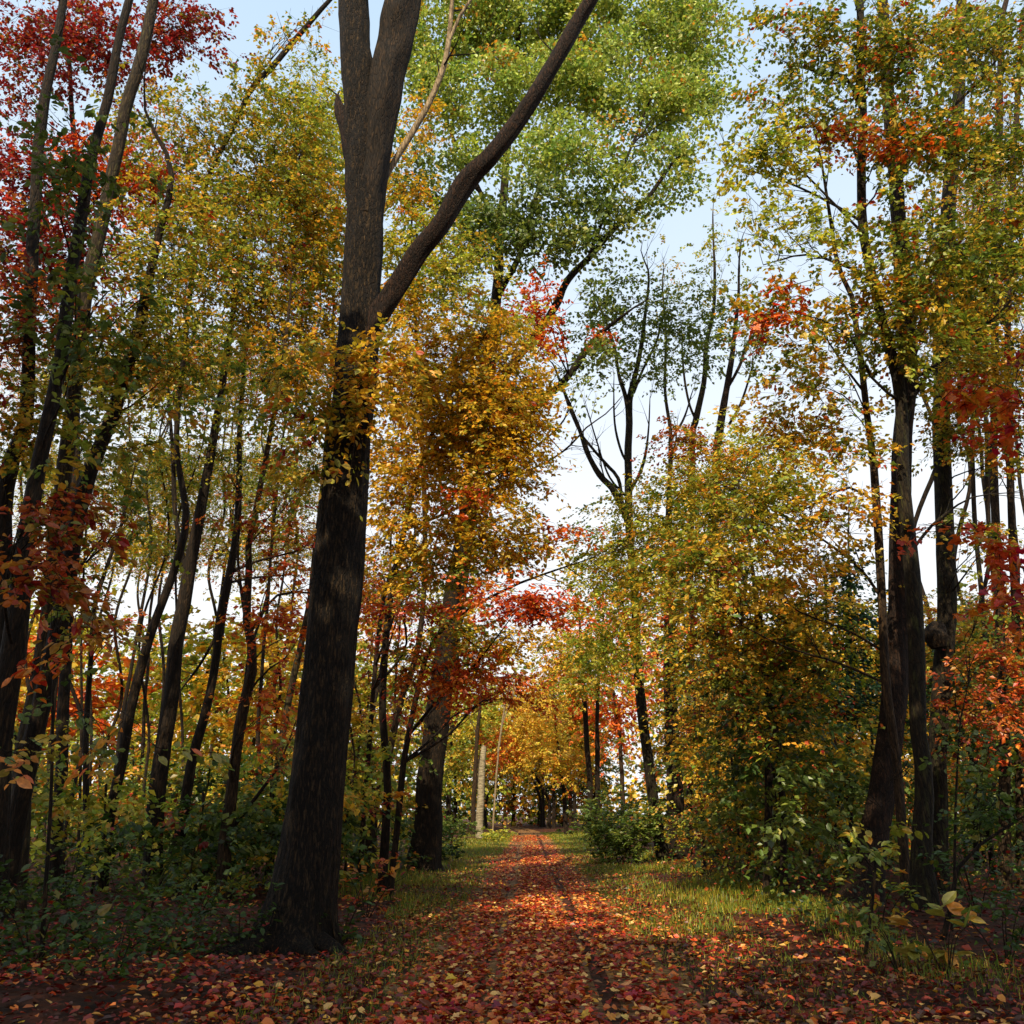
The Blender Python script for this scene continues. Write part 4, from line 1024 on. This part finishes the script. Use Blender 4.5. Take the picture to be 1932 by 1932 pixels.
tree('slim grey brown trunk just left of the rough barked one, arching to the left above', 15.2,
     [(1716, 1745, 20), (1712, 1666, 19), (1697, 1498, 18), (1687, 1402, 17), (1674, 1306, 17), (1667, 1210, 16), (1662, 1090, 16), (1655, 946, 15), (1648, 850, 13), (1634, 744, 12), (1617, 624, 10), (1606, 552, 9), (1583, 504, 8), (1571, 432, 7), (1557, 346, 5), (1540, 260, 3)],
     limbs=[dict(pts=[(1664, 1130, 6), (1620, 1070, 5), (1540, 1010, 4), (1440, 950, 3), (1330, 900, 2)]), [(1655, 950, 6), (1600, 920, 5), (1520, 960, 3)], dict(pts=[(1668, 1230, 6), (1600, 1190, 4), (1500, 1150, 3), (1430, 1090, 2)]), [(1634, 744, 5), (1600, 700, 4), (1560, 640, 3)], [(1672, 1290, 5), (1580, 1250, 4), (1480, 1220, 3), (1400, 1180, 2)]],
     blobs=[(1540, 720, 14.6, 100, 80, .8, 'mix', .1), (1480, 820, 14.6, 90, 70, 1.0, 'gold', .1), (1590, 830, 14.6, 70, 70, .8, 'mix', .1), (1560, 960, 14.4, 90, 70, 1.0, 'gold', .1), (1440, 960, 14.2, 100, 70, 1.2, 'olive', .1), (1340, 1060, 14, 110, 70, 1.5, 'olive', .1), (1480, 1060, 14, 110, 60, 1.4, 'gold', .1)],
     bark='brown', leaf_parts=140, nbranch=3, sides=12)
tree('low spreading beech with dense small golden leaves right of the path', 18,
     [(1450, 1690, 16), (1452, 1550, 15), (1448, 1400, 14), (1440, 1280, 12), (1430, 1180, 9), (1420, 1080, 6), (1410, 980, 3)],
     blobs=[(1340, 1150, 17.2, 130, 80, 0.86, 'mix', .095), (1450, 1150, 17, 120, 80, 0.94, 'gold', .095), (1380, 1250, 16.6, 130, 70, 0.86, 'mix', .095), (1510, 1240, 16.6, 120, 60, 0.86, 'mix', .095), (1270, 1250, 17.6, 70, 60, 0.50, 'mix', .095), (1560, 1150, 16.8, 100, 80, 0.65, 'rich', .095), (1390, 1340, 16.4, 130, 45, 0.58, 'mix', .095), (1550, 1320, 16.4, 110, 50, 0.50, 'rich', .095), (1300, 1390, 17.5, 80, 50, 0.36, 'mix', .095), (1460, 1400, 16, 120, 40, 0.36, 'mix', .095)],
     bark='dark', nbranch=3)
tree('dark green spruce half hidden behind the golden beech', 24,
     [(1602, 1650, 16), (1602, 1450, 14), (1602, 1250, 11), (1602, 1080, 6), (1602, 960, 2)],
     blobs=[(1600, 1080, 23, 40, 40, 1.6, 'spruce', .12), (1595, 1150, 22.5, 70, 35, 2.0, 'spruce', .12), (1600, 1230, 22.5, 85, 40, 2.0, 'spruce', .12), (1610, 1320, 22.5, 95, 45, 1.8, 'spruce', .12)], bark='dark', nbranch=3, name='spruce_tree', twigs=False)
tree('mossy green trunk with a black burl, right of the rough barked tree', 18.5,
     [(1772, 1700, 34), (1770, 1560, 33), (1768, 1420, 32), (1776, 1290, 33), (1785, 1200, 34), (1788, 1138, 34), (1782, 960, 32), (1778, 800, 31), (1778, 640, 30), (1782, 500, 28), (1796, 340, 25), (1806, 220, 22), (1810, 100, 19), (1814, 0, 17), (1818, -120, 14)],
     limbs=[dict(pts=[(1772, 1222, 26), (1766, 1200, 46), (1772, 1178, 24)], name='burl', sides=12, D=18.2, mat='dark')],
     blobs=[(1840, 700, 17.5, 90, 80, 1.4, 'gold', .1), (1880, 830, 17.5, 80, 70, 1.0, 'mix', .1), (1790, 800, 17.5, 70, 60, 1.0, 'olive', .1), (1850, 1010, 17, 80, 50, .7, 'olive', .1)], bark='moss', sides=24, nbranch=3)
tree('twin brown trunk near the right edge, lower leaves orange', 20,
     [(1895, 1690, 22), (1894, 1500, 20), (1893, 1378, 19), (1890, 1258, 18), (1886, 1130, 17), (1880, 1000, 16), (1876, 850, 15), (1878, 600, 14), (1882, 350, 13), (1886, 168, 12), (1894, 20, 10)],
     limbs=[dict(pts=[(1926, 1680, 17), (1924, 1480, 16), (1921, 1300, 15), (1914, 1100, 14), (1906, 900, 13), (1900, 700, 12), (1908, 400, 11), (1922, 150, 9), (1930, 20, 8)], name='stem')],
     blobs=[(1880, 1240, 18, 80, 50, .9, 'rust', .1), (1830, 1350, 17.5, 80, 60, .9, 'rust', .1), (1910, 1330, 18, 50, 90, .8, 'orange', .1), (1900, 700, 19, 60, 60, .9, 'mix', .1)], bark='brown', nbranch=2)
tree('young maple with deep red leaf sprays beside the right edge', 10.5,
     [(1990, 1800, 14), (1985, 1500, 12), (1975, 1250, 10), (1962, 1050, 7), (1950, 900, 5), (1940, 780, 3)],
     blobs=[(1890, 1055, 9.8, 60, 45, 1.3, 'red', .1), (1900, 770, 10.2, 70, 60, .8, 'red', .1), (1820, 740, 10.2, 60, 35, .6, 'orange', .1), (1900, 1140, 9.8, 60, 40, .8, 'red', .1), (1735, 1000, 10.2, 26, 16, 1.1, 'red', .1), (1850, 1000, 10, 26, 14, .9, 'orange', .1)], bark='dark', leaf_parts=200, part_kind='maple', nbranch=1)
for i, (x, w, D, y0) in enumerate([(1838, 10, 27, 640), (1852, 8, 31, 560), (1866, 9, 29, 300), (1818, 8, 33, 420), (1908, 9, 34, 500), (1746, 9, 30, 560), (1925, 8, 32, 380)]):
    tree('thin dark trunk among the white sky slits behind the right edge trees', D,
         [(x + 10, 1660, w), (x + 6, 1400, w), (x, 1100, w), (x - 4, 850, w * .9), (x + 4, y0, w * .7), (x + 8, y0 - 260, 3)], bark='dark', group='thin trunks behind the right edge trees', crook=1.3, flare=.1, sides=6, max_branch=2,
         blobs=[(x, y0, D - 1, 70, 90, .8, ['gold', 'olive', 'mix'][i % 3], .11), (x + 10, 1180, D - 1, 60, 50, .9, ['olive', 'rust', 'gold'][i % 3], .11)], nbranch=2)
for i, (x0, x1, w, D) in enumerate([(1330, 1322, 6, 24), (1372, 1366, 7, 26), (1396, 1404, 5, 21), (1420, 1408, 6, 28), (1490, 1478, 6, 20), (1530, 1520, 5, 22), (1566, 1556, 6, 24), (1360, 1352, 5, 30)]):
    tree('thin upright stem in the dim understorey right of the path', D,
         [(x0, 1680, w), ((x0 + x1) / 2, 1450, w * .9), (x1, 1250, w * .7), (x1 - 6, 1080, 2.5)], bark=['dark', 'brown', 'grey', 'dark'][i % 4], group='understorey stems right of the path', crook=1.3, name='sapling', cat='sapling', flare=.1, sides=6, max_branch=1,
         blobs=[(x1, 1440, D - 1, 60, 60, .7, ['gold', 'olive', 'green', 'rust'][i % 4], .09), (x1 - 10, 1560, D - 1, 60, 60, .5, ['olive', 'rust', 'gold', 'green'][i % 4], .09), (x1, 1330, D - 1, 60, 50, .6, ['gold', 'rust'][i % 2], .09)], nbranch=2)
tree('leaning bent sapling in the lower right corner shade', 12.2,
     [(1798, 1690, 8), (1809, 1628, 7), (1838, 1600, 6), (1890, 1570, 5), (1930, 1535, 3)], bark='dark', name='sapling', cat='sapling', blobs=[(1870, 1520, 11.8, 80, 50, .5, 'deep', .09), (1840, 1430, 11.8, 60, 50, .35, 'green', .09)], nbranch=2, leaf_parts=24)
tree('whip thin upright sapling right of the sweeping dark trunk', 12.8,
     [(1800, 1700, 5), (1802, 1560, 5), (1806, 1450, 4), (1814, 1340, 2.5)], bark='dark', name='sapling', cat='sapling', blobs=[(1800, 1400, 12.5, 50, 60, .3, 'green', .09)], nbranch=1, leaf_parts=16)
tree('young green leaved sapling with broad leaves under the rough barked trunk', 11.2,
     [(1640, 1745, 6), (1648, 1680, 5), (1652, 1610, 4), (1650, 1560, 2)], bark='dark', name='sapling', cat='sapling', blobs=[(1650, 1585, 11, 60, 22, .9, 'olive', .1), (1590, 1600, 11, 40, 20, .6, 'green', .1)], nbranch=2, leaf_parts=40)

# ================================================================== shrubs and plants
shrub('bushy green shrub spilling over the right verge beside the stout black trunk', 1170, 1620, 1.5, 2.2, 'green', D=31, L=.14, leaf_parts=0, n=3200)
shrub('rounded grassy green bush at the right edge of the path, farther one', 1130, 1590, 2.2, 2.2, 'green', D=40, L=.16, leaf_parts=0, n=1800)
shrub('bright green shrub at the foot of the pale snag', 855, 1582, 1.3, 1.7, 'green', D=48, L=.16, leaf_parts=0, n=1000)
shrub('low lime green bush left of the path before the snag', 932, 1580, .6, 1.3, 'lime', D=54, L=.14, leaf_parts=0, n=500)
shrub('dark low bush under the tall broad tree', 845, 1620, 1.2, 1.8, 'deep', D=31, L=.14, leaf_parts=0, n=900)
for (x, y, h, w, pal, lab) in [
    (60, 1830, 1.0, 1.0, 'deep', 'dark green shrub in the lower left corner, largest of the patch'), (170, 1800, .8, .9, 'deep', 'dark green shrub with scattered red leaves, right of the corner one'),
    (270, 1760, .9, .9, 'deep', 'leafy low shrub in front of the double stem'), (360, 1770, .7, .8, 'deep', 'low green shrub before the crooked trunk'), (120, 1730, 1.1, 1.0, 'deep', 'deep green shrub behind the corner shrubs at left'),
    (330, 1700, 1.0, 1.0, 'green', 'greener shrub at the foot of the thicket trunks'), (450, 1800, .6, .7, 'deep', 'small dark plant left of the big forked trunk foot'), (210, 1870, .6, .8, 'deep', 'low plant at the leaf covered edge of the left shrubs'),
    (640, 1790, .7, .6, 'deep', 'little green plant at the right foot of the big forked trunk'), (690, 1740, .8, .8, 'rust', 'rusty young bush beside the left verge')]:
    shrub(lab, x, y, h, w, pal, leaf_parts=22)
for (x, y, h, w, pal, lab) in [
    (1460, 1690, 1.1, 1.0, 'deep', 'dark leafy bush under the golden beech'), (1560, 1720, 1.0, .9, 'deep', 'low bush left of the rough barked trunk foot'), (1380, 1640, 1.2, 1.1, 'green', 'green bush between the verge and the understorey stems'),
    (1660, 1770, .7, .8, 'olive', 'pale leaved plant in front of the rough barked trunk'), (1850, 1760, 1.0, 1.0, 'deep', 'dark shrub right of the sweeping trunk foot'), (1900, 1830, .8, .9, 'deep', 'dark low shrub at the right edge'),
    (1540, 1640, 1.5, .9, 'gold', 'small bush with brown gold leaves lit by the sun'), (1330, 1680, .7, .9, 'olive', 'scrubby weeds on the right verge edge'), (1700, 1840, .5, .6, 'green', 'low green weed left of the orange leaved plant')]:
    shrub(lab, x, y, h, w, pal, leaf_parts=22)
shrub('small plant with big orange and yellow green leaves at the right foreground', 1788, 1850, .62, .5, 'plant', L=.17, leaf_parts=44, stems=4, n=44, name='young_plant', cat='plant')

# ================================================================== the forest behind, and unseen shade trees around the viewer
def far_tree(x, y, h, pal, w, label, group, pal2=None, L=.3, cov=1.5, low=None):
    r0 = .011 * h
    wob = rng.normal(0, .4, 4)
    if label is None or label[0] == '~':
        size = ['small', 'medium', 'tall'][int(np.digitize(h, (4, 8) if label else (12, 17)))]
        what = label[1:] if label else 'tree %s' % group.split(' ', 1 if group.startswith('trees') else 2)[-1]
        label = '%s %s and %s topped %s' % (size, NAME[pal], NAME[pal2 or pal], what)
    b = [('w', x, y, h * .60, w, w * .9, h * .28, cov, pal, L), ('w', x + wob[0], y, h * .84, w * .75, w * .7, h * .17, cov, pal2 or pal, L)]
    if low: b.append(('w', x + wob[1], y - 1, h * .26, w * .9, w * .6, h * .18, cov * .7, low, L))
    tree(label, y, None, world=[(x, y, -.1, r0), (x + wob[2] * .3, y, h * .35, r0 * .8), (x + wob[3] * .5, y, h * .7, r0 * .5), (x, y, h * .97, .03)], blobs=b, bark=['dark', 'brown', 'grey'][int(rng.integers(3))],
         group=group, nbranch=3, twigs=False, sides=7, max_branch=3)
pl = ['yellow', 'gold', 'lime', 'olive', 'olive', 'gold', 'lime', 'yellow', 'orange']
k = 0
for row, (y, h, dx) in enumerate([(44, 9.5, 5.2), (60, 14, 6.4), (84, 20, 8.5)]):
    lim = y * .62
    xs = np.arange(-lim, lim, dx)
    for x in xs:
        x = x + rng.normal(0, dx * .2); yy = y + rng.normal(0, 3)
        if abs(x - float(path_centre(yy))) < (8.5 if row < 2 else 6.5): continue
        if row == 0 and -3 < x < 8: continue
        hh = h * rng.normal(1, .14) * (1.0 if x < 0 else 1.12)
        p = pl[int(rng.integers(len(pl)))]
        if x < 0: far_tree(x, yy, hh, p, 2.4 + h * .11, None, 'sunlit trees beyond the left thicket', pl[int(rng.integers(len(pl)))], .25 + .0022 * y, 1.2, ['olive', 'lime', 'gold'][int(rng.integers(3))])
        else: far_tree(x, yy, hh, p, 2.4 + h * .11, None, 'trees beyond the right trees', ['olive', 'lime', 'gold'][int(rng.integers(3))], .25 + .0022 * y, 1.2, ['olive', 'rust', 'gold'][int(rng.integers(3))])
far_tree(9.0, 88, 22, 'orange', 5, 'pale orange tree rounding over the treetops at the bottom of the sky gap', None, 'orange', .34, 1.6)
far_tree(4.5, 97, 21, 'rust', 4, 'pinkish red treetop left of the pale orange one in the sky gap', None, 'rust', .34, 1.3)
# understorey: young trees and saplings that fill the wood below the crowns
for i in range(30):
    D = 17 + 30 * rng.random() ** 1.2
    x = -3.8 - (D * .62 - 3) * rng.random()
    h = 1.6 + 2.6 * rng.random()
    far_tree(x, D, h, ['olive', 'deep', 'olive', 'green', 'lime', 'deep'][i % 6], 1.3 + .5 * rng.random(), '~sapling in the dim left understorey', 'understorey saplings on the left', ['olive', 'olive', 'rust', 'green', 'gold'][i % 5], .1 + .0022 * D, .8, ['deep', 'green', 'olive'][i % 3])
for i in range(38):
    D = 17 + 30 * rng.random() ** 1.2
    x = 4.6 + (D * .62 - 3) * rng.random()
    if 1130 < float(project(np.array([[x, D, 1.5]]))[0][0]) < 1350 and D < 34: continue
    h = 2.5 + 4.5 * rng.random()
    far_tree(x, D, h, ['olive', 'green', 'rust', 'gold', 'deep', 'green'][i % 6], 1.3 + .5 * rng.random(), '~sapling in the dim right understorey', 'understorey saplings on the right', ['gold', 'olive', 'rust', 'green', 'gold'][i % 5], .1 + .0022 * D, .8, ['deep', 'green', 'olive'][i % 3])
# the far wood that closes the view as one mass
m = 32000
xx = rng.uniform(-130, 130, m); yy = rng.uniform(112, 150, m)
top = 15 + 5 * n2(xx * .12, yy * .05, 61) + 4 * n2(xx * .4, yy * .2, 62)
B = np.stack([xx, yy, top * rng.random(m) ** .8], -1)
B[: m // 3, 2] = rng.random(m // 3) * 5.5
C, _ = pick_cols('olive', m); C2, _ = pick_cols('gold', m)
C = np.where((n2(xx * .1, B[:, 2] * .2, 63) > .52)[:, None], C, C2)
V, F, Cc = leaf_mesh_arrays(B, norm(rng.normal(size=(m, 3))), norm(rng.normal(size=(m, 3))), np.full(m, .75), np.full(m, .6), C, DIAM)
o = link('far_woods', mesh_from('far_woods', V, F, LEAF, Cc), None, 'stuff')
o['label'] = 'far autumn wood closing the view behind all the trees'; o['category'] = 'woods'
# unseen trees round the viewer, crowns placed to shade the foreground and lower wood
for (x, y, h) in [(-7.6, 4.4, 18), (-11, 5, 19), (-15.5, 8, 19), (-20, 12, 20), (-5, -3, 18), (-10, -4, 19), (.8, -7, 19), (-4, -11, 21), (5, -6, 18), (4.6, 2.3, 16.5), (8.6, 2.8, 16.5), (12.5, 3, 16), (9, -4, 17), (14, -2, 17), (12, -11, 20), (-15, -3, 19), (-9, -13, 22), (2, -15, 22), (15, 5, 15)]:
    tree('unseen tall leafy tree near the viewpoint, placed for its shade', y, None, world=[(x, y, -.1, .2), (x + .2, y, h * .4, .16), (x, y, h * .75, .1), (x + .2, y, h * .95, .03)], bark='dark', group='unseen shade trees round the viewpoint', nbranch=3, twigs=False, sides=7, max_branch=3,
         blobs=[('w', x, y, h * .78, 3.2, 3.2, h * .2, 3.0, 'olive', .38, 'hard')])
